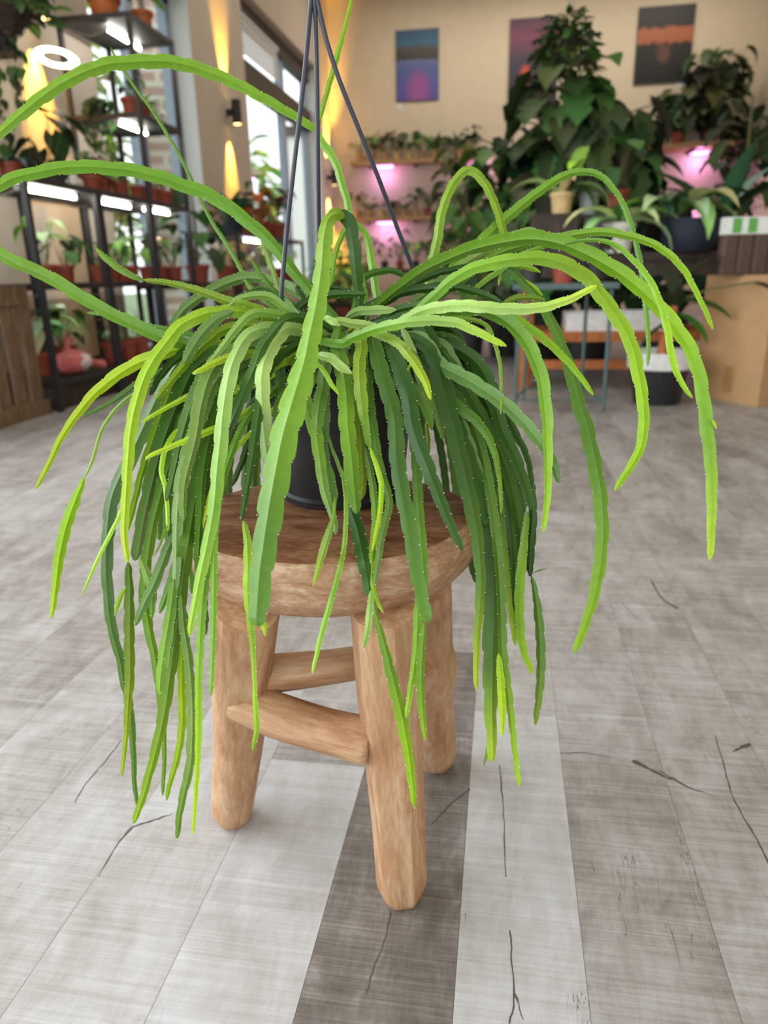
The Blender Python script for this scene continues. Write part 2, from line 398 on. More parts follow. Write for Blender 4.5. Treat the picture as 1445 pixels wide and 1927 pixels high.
# ------------------------------------------------------------------ the stool
SC = Vector((-0.167, 0.672, 0.0))
stool = thing('round_stool', 'small round bleached teak stool with three legs on the grey plank floor', 'stool', SC)
def local(p, o): return Vector(p)-o
sb = MB(); prof = [(0.0, 0.3735), (0.118, 0.3735), (0.134, 0.378), (0.1425, 0.388), (0.1465, 0.401), (0.1470, 0.412), (0.1455, 0.422), (0.1425, 0.4285), (0.139, 0.430), (0.0, 0.430)]
n = 72
rows = []
for k, (r, z) in enumerate(prof[1:-1]):
    row = []
    for i in range(n):
        a = 2*math.pi*i/n
        rr = r*(1+0.010*math.sin(2*a+0.7)+0.006*math.sin(5*a)+0.004*math.sin(9*a+2))
        row.append(sb.add((rr*math.cos(a), rr*math.sin(a), z), (rr*math.cos(a), rr*math.sin(a), z)))
    rows.append(row)
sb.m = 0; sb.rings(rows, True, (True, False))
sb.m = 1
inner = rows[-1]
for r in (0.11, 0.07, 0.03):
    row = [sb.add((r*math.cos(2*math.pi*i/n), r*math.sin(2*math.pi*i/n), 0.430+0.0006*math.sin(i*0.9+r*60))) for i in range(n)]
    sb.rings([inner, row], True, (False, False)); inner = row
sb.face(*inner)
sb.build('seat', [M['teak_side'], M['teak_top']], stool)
# drying cracks on the top
def crackline(mb, pts, w):
    for a, b in zip(pts, pts[1:]):
        a, b = Vector(a), Vector(b); s = (b-a).cross(Vector((0, 0, 1))).normalized()*w
        q = [mb.add(p) for p in (a-s, a+s, b+s*0.8, b-s*0.8)]; mb.face(*q)
def leg(btm, top, r0, r1, ph, bulge=None, fc=0.45):
    mb = MB(); btm = Vector(btm); top = Vector(top); ax = (top-btm).normalized()
    a = ax.cross(Vector((0, 1, 0))).normalized(); b = ax.cross(a)
    Ln = (top-btm).length; rows = []; n = 28
    ts = [0.0, 0.012, 0.03, 0.06]+[0.06+0.94*k/22 for k in range(1, 23)]
    for t in ts:
        r = r0+(r1-r0)*t
        r *= {0.0: 0.60, 0.012: 0.84, 0.03: 0.95}.get(t, 1.0)
        row = []
        for i in range(n):
            an = 2*math.pi*i/n
            sec = math.pi/3; am = (an+ph+0.25*t) % sec-sec/2
            f = 1-fc+fc*math.cos(sec/2)/math.cos(am)*1.07+0.02*math.cos(3*an+t*4+ph)+0.018*math.sin(t*9+ph+an)
            if bulge: f += bulge[1]*math.exp(-((t-bulge[0])/0.07)**2)
            p = btm+ax*(Ln*t)+a*(r*f*math.cos(an))+b*(r*f*math.sin(an))
            row.append(mb.add(p-SC, (r*math.cos(an)+ph, r*math.sin(an), Ln*t)))
        rows.append(row)
    mb.rings(rows); return mb
zt = 0.380
def leg_from_px(bx, by, tx, ty, zb=0.0): return atZ(bx, by, zb), atZ(tx, ty, zt)
lb, lt = leg_from_px(437, 1532, 466, 1140)
fb0, ft = leg_from_px(757, 1684, 722, 1146)
rb, rt = leg_from_px(820, 1432, 792, 1090)
for bt, tp, ph, bu in ((lb, lt, 0.4, None), (fb0, ft, 1.9, None), (rb, rt, 3.1, (0.62, 0.22))):
    leg(bt, tp, 0.0268, 0.0298, ph, bu, 0.85 if ph == 1.9 else 0.4).build('leg', M['teak'], stool)
def on_leg(bt, tp, ypx):
    best = min((abs(proj(bt+(tp-bt)*(k/200))[1]-ypx), k) for k in range(201)); return bt+(tp-bt)*(best[1]/200)
def stretcher(p, q, r0, r1, ph):
    mb = MB(); p, q = Vector(p), Vector(q); ax = (q-p).normalized(); a = ax.cross(Vector((0, 0, 1))).normalized(); b = ax.cross(a); rows = []; n = 24; Ln = (q-p).length
    for k, t in enumerate([0.0, 0.012, 0.035]+[0.07+0.86*j/20 for j in range(21)]+[0.965, 0.988, 1.0]):
        r = (r0+(r1-r0)*t)*(1+0.05*math.sin(6*t+ph))*{0.0: 0.68, 1.0: 0.74, 0.012: 0.9, 0.988: 0.92}.get(t, 1.0)
        sag = -0.004*math.sin(math.pi*t)
        row = []
        for i in range(n):
            an = 2*math.pi*i/n; f = 1+0.04*math.cos(4*an+ph)
            row.append(mb.add(p+ax*(Ln*t)+a*(r*f*math.cos(an))+b*(r*f*math.sin(an))+Vector((0, 0, sag))-SC, (r*math.cos(an)+ph, r*math.sin(an)+ph, Ln*t)))
        rows.append(row)
    mb.rings(rows); return mb
away = ray(600, 1300); away.normalize()
a1 = on_leg(lb, lt, 1318)-away*0.024; b1 = on_leg(fb0, ft, 1408)-away*0.016
stretcher(a1+(a1-b1).normalized()*0.004, b1+(b1-a1).normalized()*-0.022, 0.0208, 0.0245, 0.3).build('stretcher', M['teak_side'] if False else M['teak'], stool)
a2 = on_leg(lb, lt, 1272); b2 = on_leg(rb, rt, 1222); stretcher(a2, b2, 0.0185, 0.0185, 1.3).build('stretcher', M['teak'], stool)
a3 = on_leg(fb0, ft, 1330); b3 = on_leg(rb, rt, 1238); stretcher(a3, b3, 0.019, 0.021, 2.2).build('stretcher', M['teak'], stool)

# ------------------------------------------------------------------ the hanging pot and its trailing cactus
PC = Vector((-0.170, 0.744, 0.4306)); ZR = 0.578; RB, RT = 0.0655, 0.0815; Z0 = 0.748
plant = thing('trailing_cactus', 'trailing strap-stemmed green cactus in a black hanging pot on the round stool', 'potted plant', PC)
pb = MB()
hh = ZR-PC.z
pb.lathe([(0.0, 0.004), (RB-0.006, 0.004), (RB-0.004, 0.0), (RB+0.003, 0.0), (RB+0.0035, 0.006), (RB+0.0005, 0.009), (RB+(RT-RB)*0.8, hh*0.82), (RT-0.002, hh*0.9), (RT+0.003, hh*0.905), (RT+0.004, hh), (RT-0.0005, hh), (RT-0.003, hh*0.9), (RT-0.004, hh-0.012), (0.0, hh-0.012)], n=64, cap=(False, False))
pb.build('pot', M['pot_black'], plant)
s_ = MB(); s_.lathe([(RT-0.0045, hh-0.0105), (0.05, hh-0.004), (0.02, hh)], n=40, cap=(True, True)); s_.build('soil', M['soil'], plant)
hook = atY(588, -62, PC.y-0.01)
def hw(pts):
    mb = MB(); mb.tube([Vector(p)-PC for p in pts], [0.0021]+[0.00225]*(len(pts)-1), 10); mb.build('hanger_wire', M['wire'], plant)
def arcpts(pix):
    return [atD(x, y, zc) for x, y, zc in pix]
hz = proj(hook)[2]
w1 = [hook]+arcpts([(585, 0, 0.65), (577, 95, 0.655), (566, 200, 0.665), (551, 330, 0.68), (539, 440, 0.70), (530, 540, 0.715), (525, 605, 0.725)])
w2 = [hook]+arcpts([(592, 0, 0.65), (596, 150, 0.67), (598, 300, 0.70), (600, 430, 0.74), (602, 560, 0.79)])
w3 = [hook]+arcpts([(597, 0, 0.65), (614, 75, 0.657), (640, 155, 0.67), (676, 245, 0.69), (712, 335, 0.715), (746, 425, 0.745), (776, 505, 0.77), (792, 560, 0.785)])
for q, ang in ((w1, 3.55), (w2, 1.9), (w3, 0.45)):
    rim = PC+Vector((RT*math.cos(ang), RT*math.sin(ang), hh-0.004))
    hw(smooth_path(q+[rim], 5))
hk = MB(); hk.lathe([(0.006, -0.006), (0.008, 0.0), (0.006, 0.012)], hook-PC, 14)
hk.tube([hook-PC+Vector((0, 0, 0.01))]+[hook-PC+Vector((0.014*math.cos(a)-0.0, 0, 0.045+0.014*math.sin(a))) for a in [math.radians(d) for d in range(-90, 140, 15)]], 0.0022, 8)
hk.build('hook', M['wire'], plant)

SHADE = {'k': (46, 84, 28), 'd': (62, 100, 34), 'm': (92, 136, 42), 'l': (150, 194, 34), 'y': (176, 208, 40), 'g': (110, 146, 76), 'p': (154, 188, 98), 'o': (124, 156, 36), 'b': (120, 166, 46)}
STEMS = []
def S(r, c, w, d, *pts): STEMS.append((r, c, w, d, pts))
# each: rooted in the pot?, colours base>tip, widths (photo px) base>tip, depth offsets (m from the pot axis), path
S(1,'mb',(10,12,14),(0,0.02,0.03),(690,600),(675,500),(657,404),(653,378),(644,349),(634,314),(619,285),(602,262),(596,246))
S(0,'bb',(12,17,21,22,20,12),(0.03,0.0,-0.04,-0.06),(597,245),(560,222),(500,187),(430,151),(370,128),(315,116),(250,117),(200,122),(150,140),(100,168),(55,203),(20,233),(0,251),(-30,288))
S(0,'bl',(5,9,9,6,5),(0.03,0.02),(597,246),(602,225),(612,185),(628,128),(645,65),(660,5),(670,-45))
S(1,'mb',(14,20,22,22,21,18),(0.0,-0.02,-0.06),(640,610),(600,568),(570,532),(543,500),(520,468),(485,433),(442,398),(398,369),(360,354),(274,326),(199,316),(125,315),(37,332),(0,348),(-40,368))
S(1,'mm',(10,9,7,6,6,3),(0.03,0.05,0.06),(600,610),(520,580),(474,544),(456,512),(430,465),(398,416),(369,357),(336,290),(286,207),(259,172),(239,142),(219,110),(207,87))
S(1,'mb',(16,20,22,22,21),(-0.02,-0.05,-0.08),(560,630),(450,655),(370,650),(312,637),(282,624),(232,601),(183,576),(133,546),(83,516),(33,495),(0,476),(-40,452))
S(1,'dm',(10,12,10,3),(0.02,0.02),(540,640),(430,645),(325,622),(260,610),(200,593),(163,588))
S(1,'oo',(14,17,16,13,6),(-0.02,-0.03),(600,605),(530,595),(465,579),(415,561),(365,544),(316,532),(269,527))
S(0,'mb',(7,12,12,3),(-0.03,-0.03),(270,528),(233,511),(199,486),(179,465))
S(1,'gg',(16,19,19,17,14),(0.0,0.03,0.04,0.05),(620,600),(582,566),(562,551),(527,534),(480,522),(442,526),(392,549),(349,579),(327,612),(312,660))
S(1,'oly',(16,22,23,23,20,16,9),(-0.03,-0.06,-0.08,-0.09),(560,600),(470,588),(405,588),(375,596),(342,612),(316,642),(289,679),(272,712),(256,762),(246,812),(241,870),(237,936),(234,988),(235,1022),(239,1046),(241,1062))
S(0,'moy',(10,17,18,15,9,4),(-0.09,-0.09),(241,1058),(243,1110),(243,1200),(244,1270),(241,1318),(238,1374),(234,1415),(229,1462))
S(1,'lyy',(12,20,22,20,12,5),(-0.01,-0.04,-0.05),(520,640),(400,650),(330,658),(286,672),(246,689),(206,716),(173,745),(143,782),(116,822),(95,866),(80,896),(66,922))
S(1,'gg',(9,11,12,6),(0.0,-0.02),(500,660),(400,670),(330,690),(266,716),(233,740),(199,762),(156,784))
S(1,'dmo',(9,8,8,5),(0.0,0.0),(480,670),(360,690),(300,712),(252,742),(226,762),(206,785),(189,815),(176,860),(166,885),(158,899))
S(0,'lly',(6,17,19,17,12,5),(0.0,-0.01),(159,896),(152,916),(140,946),(123,995),(111,1050),(104,1109),(97,1164))
S(1,'oo',(12,17,17,8),(-0.05,-0.09),(560,620),(480,612),(425,619),(392,642),(359,672),(326,712),(292,752))
S(1,'dd',(10,15,16,6),(-0.03,-0.05),(520,640),(420,630),(382,641),(332,674),(299,712),(282,745))
S(1,'bp',(10,14,14,7),(-0.06,-0.11),(570,605),(520,592),(475,590),(442,622),(412,662),(382,698))
S(1,'oy',(10,14,14,6),(-0.08,-0.13),(600,640),(536,659),(484,664),(432,672),(392,689),(362,704))
S(1,'bl',(14,20,20,10),(-0.08,-0.13),(600,655),(540,675),(484,703),(462,722),(438,743))
S(1,'oy',(8,11,12,4),(-0.08,-0.13),(560,700),(480,765),(420,800),(359,825),(319,842),(282,858),(274,866))
S(1,'oy',(6,10,10,4),(-0.06,-0.1),(460,700),(370,738),(299,775),(266,796))
S(1,'gdg',(18,26,28,26,22,18),(-0.04,-0.07,-0.08),(540,640),(420,660),(365,690),(340,735),(317,790),(297,849),(280,918),(265,988),(257,1040),(253,1056))
S(1,'gg',(14,21,22,18,8),(-0.05,-0.09,-0.10),(540,640),(440,660),(395,690),(365,745),(343,810),(327,884),(316,930),(312,944))
S(1,'gpp',(16,25,26,20,8),(-0.07,-0.11,-0.12),(560,640),(470,650),(420,670),(392,705),(375,762),(366,820),(356,862),(346,905),(343,946),(345,981))
S(1,'gpbl',(16,23,25,24,22,18,8),(-0.09,-0.13,-0.16,-0.17),(580,625),(520,618),(470,630),(438,687),(423,762),(417,820),(410,884),(404,953),(393,1015),(380,1074),(366,1143),(356,1198))
S(1,'dmm',(14,18,18,16,12),(-0.05,-0.08,-0.11),(540,660),(450,690),(412,755),(390,832),(379,901),(376,970),(372,1057),(380,1090))
S(1,'ly',(6,8,7,4),(-0.09,-0.10),(430,860),(402,910),(390,950),(383,985),(382,994))
S(0,'mbly',(14,14,13,13,9,4),(-0.12,-0.11),(393,1010),(387,1085),(381,1143),(377,1212),(374,1290),(374,1360),(372,1429),(368,1498),(363,1573))
S(0,'mpb',(12,16,16,15,8),(-0.11,-0.11),(341,1120),(345,1180),(354,1240),(360,1318),(360,1388),(357,1440),(347,1485),(338,1530),(333,1579))
S(1,'dbb',(10,12,13,13,11,7),(-0.10,-0.16,-0.17),(560,700),(470,780),(420,900),(404,1000),(403,1074),(402,1160),(400,1235),(397,1310))
S(1,'mdm',(14,22,24,22,17,12,5),(-0.02,-0.04,-0.05),(500,640),(360,670),(310,730),(275,801),(252,850),(230,895),(213,936),(205,988),(201,1057),(203,1109),(210,1178),(225,1235),(235,1290),(246,1340),(251,1415),(253,1471),(258,1518))
S(0,'ll',(7,7,6,3),(-0.06,-0.05),(232,950),(223,974),(206,1008),(185,1050),(168,1088),(153,1122))
S(1,'dol',(10,14,14,8),(-0.03,-0.05),(480,650),(350,690),(310,760),(281,842),(266,890),(255,936),(244,981),(240,1000))
S(1,'dmbo',(16,23,24,20,17,10,4),(-0.05,-0.06,-0.07),(540,650),(410,690),(345,790),(318,870),(301,930),(288,978),(279,1030),(272,1091),(272,1133),(282,1195),(293,1250),(300,1310),(308,1379),(309,1429),(306,1498))
S(0,'pb',(8,16,14,5),(-0.08,-0.08),(262,1048),(275,1078),(286,1112),(286,1164))
S(1,'ll',(6,8,9,6),(-0.07,-0.10),(420,760),(330,815),(304,875),(311,918),(315,960),(316,1000))
S(0,'o',(4,4,3),(-0.10,-0.09),(315,990),(309,1003),(299,1029),(288,1048))
S(1,'gg',(18,24,24,20,10),(-0.07,-0.10,-0.11),(520,660),(420,700),(370,800),(344,888),(335,960),(333,1040),(331,1112))
S(1,'dmml',(20,27,28,26,24,18,6),(-0.06,-0.10,-0.12),(540,660),(460,700),(405,790),(378,880),(366,936),(354,1010),(343,1080),(335,1143),(326,1212),(317,1280),(309,1335),(299,1385),(285,1440),(270,1495),(251,1551))
S(0,'gg',(14,18,17,10),(-0.09,-0.09),(332,1000),(316,1030),(299,1076),(286,1108),(275,1129),(254,1178))
S(0,'mm',(10,14,14,5),(-0.10,-0.10),(330,1055),(320,1100),(308,1134),(299,1156))
S(0,'mb',(14,19,20,14),(-0.11,-0.11),(328,1090),(320,1160),(310,1225),(303,1280),(302,1310))
S(0,'l',(5,8,5),(-0.07,-0.06),(243,1100),(229,1118),(220,1143),(215,1161))
S(0,'lyl',(10,14,14,12,5),(-0.09,-0.08),(350,1150),(343,1220),(342,1300),(343,1350),(339,1395),(330,1440),(320,1472),(313,1507))
S(1,'kd',(8,10,10,6),(0.02,0.0),(560,680),(490,740),(455,795),(438,849),(422,905))
S(1,'kd',(8,14,14,8),(0.03,0.03),(560,690),(500,760),(470,830),(453,875),(436,916))
S(1,'dd',(12,18,18,14,8),(-0.09,-0.14,-0.16),(560,650),(508,690),(490,755),(482,804),(475,851),(468,899),(460,945),(454,980))
S(0,'ololo',(8,17,17,15,9,7,11,5),(-0.17,-0.17),(458,980),(465,1012),(468,1060),(467,1106),(470,1150),(475,1205),(478,1263),(480,1312),(481,1330),(483,1370),(475,1415))
# the great front stem, doubled over and coming at the camera
S(0,'dk',(11,15,20,22,23,24),(0.0,-0.03,-0.05),(682,612),(679,583),(673,525),(667,467),(660,428),(650,408),(634,403))
S(0,'obbmm',(20,27,30,34,44,46,46,42,38,30),(-0.055,-0.12,-0.18,-0.21,-0.23),(648,407),(632,404),(618,417),(611,453),(608,496),(602,545),(594,590),(585,632),(577,674),(565,718),(553,758),(536,818),(526,867),(514,931),(506,979),(499,1026),(492,1074),(488,1122),(484,1178))
S(0,'y',(7,10,6),(-0.228,-0.228),(495,1160),(497,1180),(499,1198))
S(1,'gpg',(14,24,25,24,18),(-0.09,-0.13,-0.14),(590,630),(545,618),(520,640),(500,679),(494,714),(495,758),(497,800),(501,840),(506,880))
S(1,'dd',(14,20,20,20,10),(-0.07,-0.12,-0.13),(600,610),(560,598),(532,607),(511,630),(492,656),(478,694),(457,743),(438,790),(420,835))
S(1,'dd',(14,18,18,12),(-0.08,-0.10),(570,650),(532,680),(527,712),(527,743),(524,785))
S(0,'pp',(12,16,16,8),(-0.12,-0.14),(594,667),(611,671),(626,676),(643,691),(663,703))
S(0,'ol',(6,8,8,4),(-0.11,-0.13),(586,679),(606,694),(620,717),(638,744))
S(1,'gbg',(18,24,24,20,16,7),(-0.09,-0.11,-0.13),(600,690),(570,735),(576,762),(593,810),(602,867),(609,915),(621,956),(630,985),(631,1007))
S(1,'dgm',(16,21,22,20,12),(-0.08,-0.10,-0.12),(625,640),(612,685),(609,729),(609,790),(606,830),(610,867),(621,899),(628,928),(631,946))
S(0,'bpy',(5,6,13,14,9,4),(-0.13,-0.16,-0.17),(630,935),(630,950),(627,976),(618,1004),(606,1042),(593,1090),(589,1106))
S(1,'mbm',(20,27,28,27,25,18),(-0.10,-0.13,-0.15),(640,620),(634,655),(642,685),(649,729),(652,780),(653,804),(660,867),(666,931),(671,968))
S(1,'oom',(16,21,22,22,14,9),(-0.10,-0.12,-0.13),(672,615),(680,650),(676,685),(678,729),(683,770),(688,804),(694,835),(697,848))
S(0,'lly',(6,9,9,8,5),(-0.13,-0.15,-0.17),(696,842),(707,874),(717,912),(715,963),(707,1004),(700,1038))
S(1,'dmg',(14,17,17,15,14,13,6),(-0.09,-0.11,-0.14,-0.17),(690,660),(693,720),(697,770),(704,820),(712,867),(722,905),(732,942),(726,978),(717,1013),(711,1058),(704,1102))
S(0,'gbl',(8,13,13,12,9,5),(-0.10,-0.14,-0.18),(688,842),(696,883),(704,937),(706,979),(702,1026),(699,1074),(706,1120),(722,1155))
S(1,'mdm',(20,27,28,27,26,24,20),(-0.10,-0.12,-0.16,-0.18),(698,620),(702,638),(710,671),(722,714),(736,758),(744,800),(748,867),(758,931),(771,995),(781,1058),(790,1106),(800,1152),(804,1174))
S(1,'dmbl',(14,17,18,17,17,14,7),(-0.08,-0.11,-0.16,-0.17),(740,690),(770,780),(782,851),(785,899),(788,963),(794,1026),(796,1090),(787,1150),(783,1229),(773,1294),(764,1351))
S(0,'bbl',(8,15,15,12,5),(-0.175,-0.17),(798,1172),(795,1200),(791,1245),(791,1300),(796,1359),(801,1394))
S(0,'dkd',(8,20,24,24,22,16),(-0.09,-0.105,-0.15,-0.17),(654,880),(657,920),(660,956),(672,995),(682,1042),(691,1090),(696,1124))
S(0,'bpb',(8,13,12,5),(-0.175,-0.175),(699,1110),(696,1150),(691,1190),(684,1219))
S(0,'bbll',(6,14,19,20,16,6),(-0.175,-0.16),(703,1135),(709,1165),(723,1219),(741,1292),(757,1360),(770,1432),(780,1521))
S(0,'dobl',(4,7,8,9,10,5),(-0.11,-0.15,-0.18),(612,800),(622,836),(634,868),(645,897),(650,931),(651,969),(648,1026),(638,1074),(627,1116),(613,1165),(602,1205),(587,1269))
S(1,'oo',(10,15,16,10),(-0.09,-0.11),(668,720),(676,800),(681,860),(683,915),(678,943))
S(1,'dkd',(18,27,28,26,20,8),(-0.09,-0.12,-0.15,-0.16),(720,630),(744,670),(754,700),(768,743),(775,790),(784,825),(803,875),(822,925),(844,979),(870,1036))
S(1,'dkdmy',(18,28,30,29,26,18,14,6),(-0.07,-0.09,-0.12,-0.13),(770,600),(803,630),(821,685),(832,735),(844,772),(860,838),(873,893),(887,955),(897,1010),(904,1083),(903,1126),(898,1190),(896,1238),(896,1299))
S(1,'boy',(10,16,17,15,6),(-0.09,-0.14,-0.15),(690,622),(716,630),(748,645),(771,671),(789,697),(803,726),(811,754))
S(0,'gp',(6,12,10,4),(-0.09,-0.10),(755,614),(764,634),(774,650),(784,662))
S(0,'l',(4,7,6,4),(-0.10,-0.10),(774,682),(764,699),(754,706),(743,708))
S(0,'k',(4,5,4,3),(-0.06,-0.06),(793,752),(799,764),(812,771),(828,771))
S(1,'mbpy',(10,16,18,18,16,6),(-0.10,-0.15,-0.17),(600,640),(641,647),(661,637),(702,621),(745,610),(789,604),(832,604),(866,610),(909,630),(954,652))
S(1,'bppy',(10,17,20,20,19,15,8),(-0.08,-0.14,-0.16),(740,615),(768,598),(803,583),(850,576),(887,576),(952,581),(1016,579),(1072,563),(1123,537))
S(1,'mbblby',(12,19,22,25,26,25,22,22,18,9),(-0.05,-0.08,-0.11,-0.12),(670,600),(710,572),(745,543),(789,511),(823,493),(887,467),(952,452),(1003,447),(1055,456),(1106,477),(1166,512),(1209,546),(1243,580),(1278,623),(1303,666),(1318,718),(1326,773),(1331,820),(1337,869),(1339,933),(1338,997),(1336,1055))
S(0,'oy',(3,6,4),(-0.12,-0.12),(1338,786),(1344,796),(1348,808))
S(1,'mboll',(10,17,21,24,24,22,18,6),(-0.06,-0.10,-0.11,-0.10),(760,600),(806,567),(844,533),(887,507),(952,491),(1016,486),(1059,496),(1102,521),(1136,563),(1166,606),(1188,649),(1200,700),(1209,752),(1211,800),(1205,840),(1192,869),(1172,899),(1157,924))
S(1,'mbbmb',(12,18,20,18,14,9,9,10,4),(0.03,0.06,0.06,0.05),(740,600),(800,562),(860,500),(917,443),(960,404),(1012,362),(1059,332),(1097,323),(1132,332),(1162,366),(1179,400),(1192,439),(1203,486),(1211,537),(1216,589),(1220,645),(1219,690))
S(1,'mbl',(10,14,15,14,12,5),(0.02,-0.02,-0.03),(760,600),(850,540),(930,480),(1000,457),(1055,446),(1102,438),(1145,437),(1209,451),(1252,473),(1286,507),(1308,546),(1329,589),(1342,621))
S(0,'mbll',(5,8,10,12,12,6),(-0.10,-0.14,-0.15),(1062,460),(1090,453),(1123,452),(1158,461),(1192,490),(1222,526),(1243,572),(1256,623),(1265,675),(1280,716),(1303,750))
S(1,'moo',(10,14,16,15,14,12),(0.02,0.05,0.06,0.04),(780,610),(800,566),(810,503),(823,452),(831,400),(849,353),(870,326),(888,322),(913,347),(934,392),(947,439),(953,480))
S(1,'gpp',(8,13,14,8),(0.02,0.03),(760,580),(840,520),(880,490),(915,470),(960,444),(990,433),(1008,430))
S(1,'dkd',(12,16,16,10),(-0.02,-0.04),(660,600),(716,572),(760,549),(818,541),(860,540),(910,554),(946,570))
S(1,'mmbl',(12,22,24,24,20,14,6),(-0.07,-0.11,-0.12),(800,590),(870,578),(930,590),(973,620),(999,658),(1019,709),(1029,783),(1031,847),(1031,912),(1027,967),(1021,1003))
S(1,'ml',(10,16,17,13,5),(-0.04,-0.07),(840,590),(940,588),(999,620),(1037,650),(1080,694),(1117,744))
S(1,'ddmmbl',(8,12,15,19,24,24,20,6),(0.02,0.0,-0.03,-0.05),(820,560),(900,505),(942,503),(969,518),(1012,563),(1037,606),(1059,658),(1076,709),(1089,761),(1103,804),(1119,877),(1130,946),(1132,1019),(1123,1092),(1106,1160),(1080,1229))
S(1,'mo',(6,8,7,3),(-0.08,-0.11),(840,600),(909,608),(930,645),(941,688),(943,743),(942,781))
S(1,'dggg',(18,26,26,24,20,9),(-0.06,-0.10,-0.11),(780,640),(810,670),(836,692),(887,718),(943,756),(986,795),(1022,839),(1042,873),(1052,909))
S(1,'dkmo',(14,20,22,16,9,5),(-0.05,-0.08,-0.10),(770,660),(810,700),(853,757),(900,796),(926,839),(938,890),(942,930),(943,968))
S(1,'kdd',(18,24,24,22,14),(-0.03,-0.05,-0.06),(790,640),(850,650),(900,685),(925,735),(943,804),(969,860),(988,912),(1001,960))
S(0,'mbbl',(8,15,17,15,6),(-0.07,-0.07),(992,962),(985,1030),(978,1105),(978,1169),(984,1220),(1002,1269))
S(1,'kd',(12,14,15,8),(-0.01,-0.03),(800,640),(880,670),(930,730),(964,804),(990,856),(1003,914))
S(0,'dk',(12,14,14,10),(-0.04,-0.05),(1000,905),(1003,972),(999,1032),(997,1085))
S(0,'mmo',(6,15,16,14,5),(-0.05,-0.05),(1000,1083),(1009,1125),(1016,1190),(1018,1254),(1014,1310),(1007,1364))
S(0,'m',(2,3,2),(-0.05,-0.05),(1001,1080),(1012,1074),(1029,1070))
S(1,'kkkdmy',(22,32,35,36,34,26,8),(-0.02,-0.06,-0.09),(780,650),(840,690),(883,770),(908,840),(918,920),(922,1000),(925,1083),(926,1169),(924,1229),(923,1329),(926,1434))
S(1,'dmml',(14,18,18,16,14,6),(-0.05,-0.09,-0.10),(820,700),(890,800),(920,912),(935,1020),(943,1120),(947,1229),(958,1314),(968,1404),(976,1479))
S(1,'kkmy',(14,18,18,14,5),(-0.04,-0.06),(820,690),(895,790),(928,880),(940,960),(948,1040),(957,1126),(970,1216))
S(1,'kd',(12,16,14,10),(-0.02,-0.03),(830,680),(905,770),(940,880),(954,955),(965,1019),(969,1105),(969,1200))
S(1,'kkd',(20,26,26,20),(-0.01,-0.03),(790,660),(850,740),(885,840),(904,933),(918,1020),(926,1090))
S(1,'kd',(12,18,18,10),(-0.01,-0.02),(800,650),(870,700),(915,800),(939,869),(956,933),(968,990))
S(0,'ly',(8,14,13,6),(-0.10,-0.10),(938,1230),(943,1290),(945,1340),(945,1385))
S(0,'b',(3,6,4),(-0.02,-0.02),(920,1390),(915,1420),(909,1444))
S(0,'y',(6,8,5),(0.09,0.09),(802,790),(805,825),(807,860))
S(0,'p',(5,9,8,5),(0.02,0.03),(488,436),(501,476),(516,517),(526,548),(560,590))
S(1,'dm',(9,12,11,4),(0.0,0.0),(580,600),(545,570),(518,551),(504,534),(489,514),(475,490))
S(0,'gg',(8,10,9,4),(-0.03,-0.04),(536,560),(550,581),(565,596),(580,606))
S(1,'mbb',(10,14,14,11,9,4),(0.03,0.05,0.03),(730,620),(714,580),(703,520),(697,482),(690,447),(676,426),(660,424),(645,441),(632,476),(625,520),(621,545))
S(1,'md',(7,12,12,8),(0.03,0.04),(670,570),(681,528),(702,514),(731,509),(754,515),(770,528))
S(0,'pp',(8,12,12,6),(-0.08,-0.10),(606,597),(618,600),(628,606),(640,614))
S(0,'pp',(8,14,15,14,8),(-0.07,-0.08),(622,602),(640,604),(660,608),(687,611),(711,610))
S(0,'gp',(10,15,15,9),(-0.05,-0.06),(650,597),(673,586),(700,584),(725,583),(745,583))
S(1,'dd',(10,14,14,10),(-0.01,-0.02),(560,590),(580,565),(610,556),(643,553),(690,554))
S(1,'kk',(6,9,8,5),(0.02,0.02),(570,560),(562,540),(600,540),(643,543),(668,551))
S(1,'kkd',(8,13,14,12,7),(-0.01,0.0),(693,575),(740,556),(780,533),(823,514),(874,503),(912,496))
S(1,'dd',(10,14,14,8),(-0.04,-0.06),(720,600),(745,584),(783,575),(820,565))
S(0,'bb',(7,10,9,6),(0.0,0.0),(880,555),(910,530),(943,507),(986,477),(1032,462))
S(0,'ll',(7,10,9,4),(0.02,0.02),(958,494),(977,499),(1000,505),(1017,512))
S(0,'l',(4,6,4),(0.01,0.01),(945,512),(941,522),(938,538))
S(0,'oo',(8,11,10,5),(-0.02,-0.02),(945,570),(975,560),(1005,560),(1026,564))
S(0,'l',(3,6,4),(0.0,0.0),(988,526),(1005,540),(1022,557))
S(1,'dd',(5,8,7,5),(-0.02,-0.02),(540,575),(498,543),(469,549),(438,561))
S(0,'gg',(12,20,22,16),(-0.07,-0.09),(440,586),(409,600),(380,628),(360,658),(345,685))
S(1,'bp',(8,14,14,10),(-0.04,-0.05),(560,600),(524,569),(498,556),(457,560),(430,575))
S(1,'oo',(10,15,15,10),(-0.05,-0.06),(590,615),(540,598),(510,592),(470,575),(438,566))
S(0,'mm',(6,9,8,4),(0.03,0.03),(770,700),(800,690),(830,720),(855,700))
def interp(vals, t):
    if len(vals) == 1: return vals[0]
    x = t*(len(vals)-1); i = min(int(x), len(vals)-2); f = x-i
    a, b = vals[i], vals[i+1]
    return mixc(a, b, f) if isinstance(a, tuple) else a+(b-a)*f
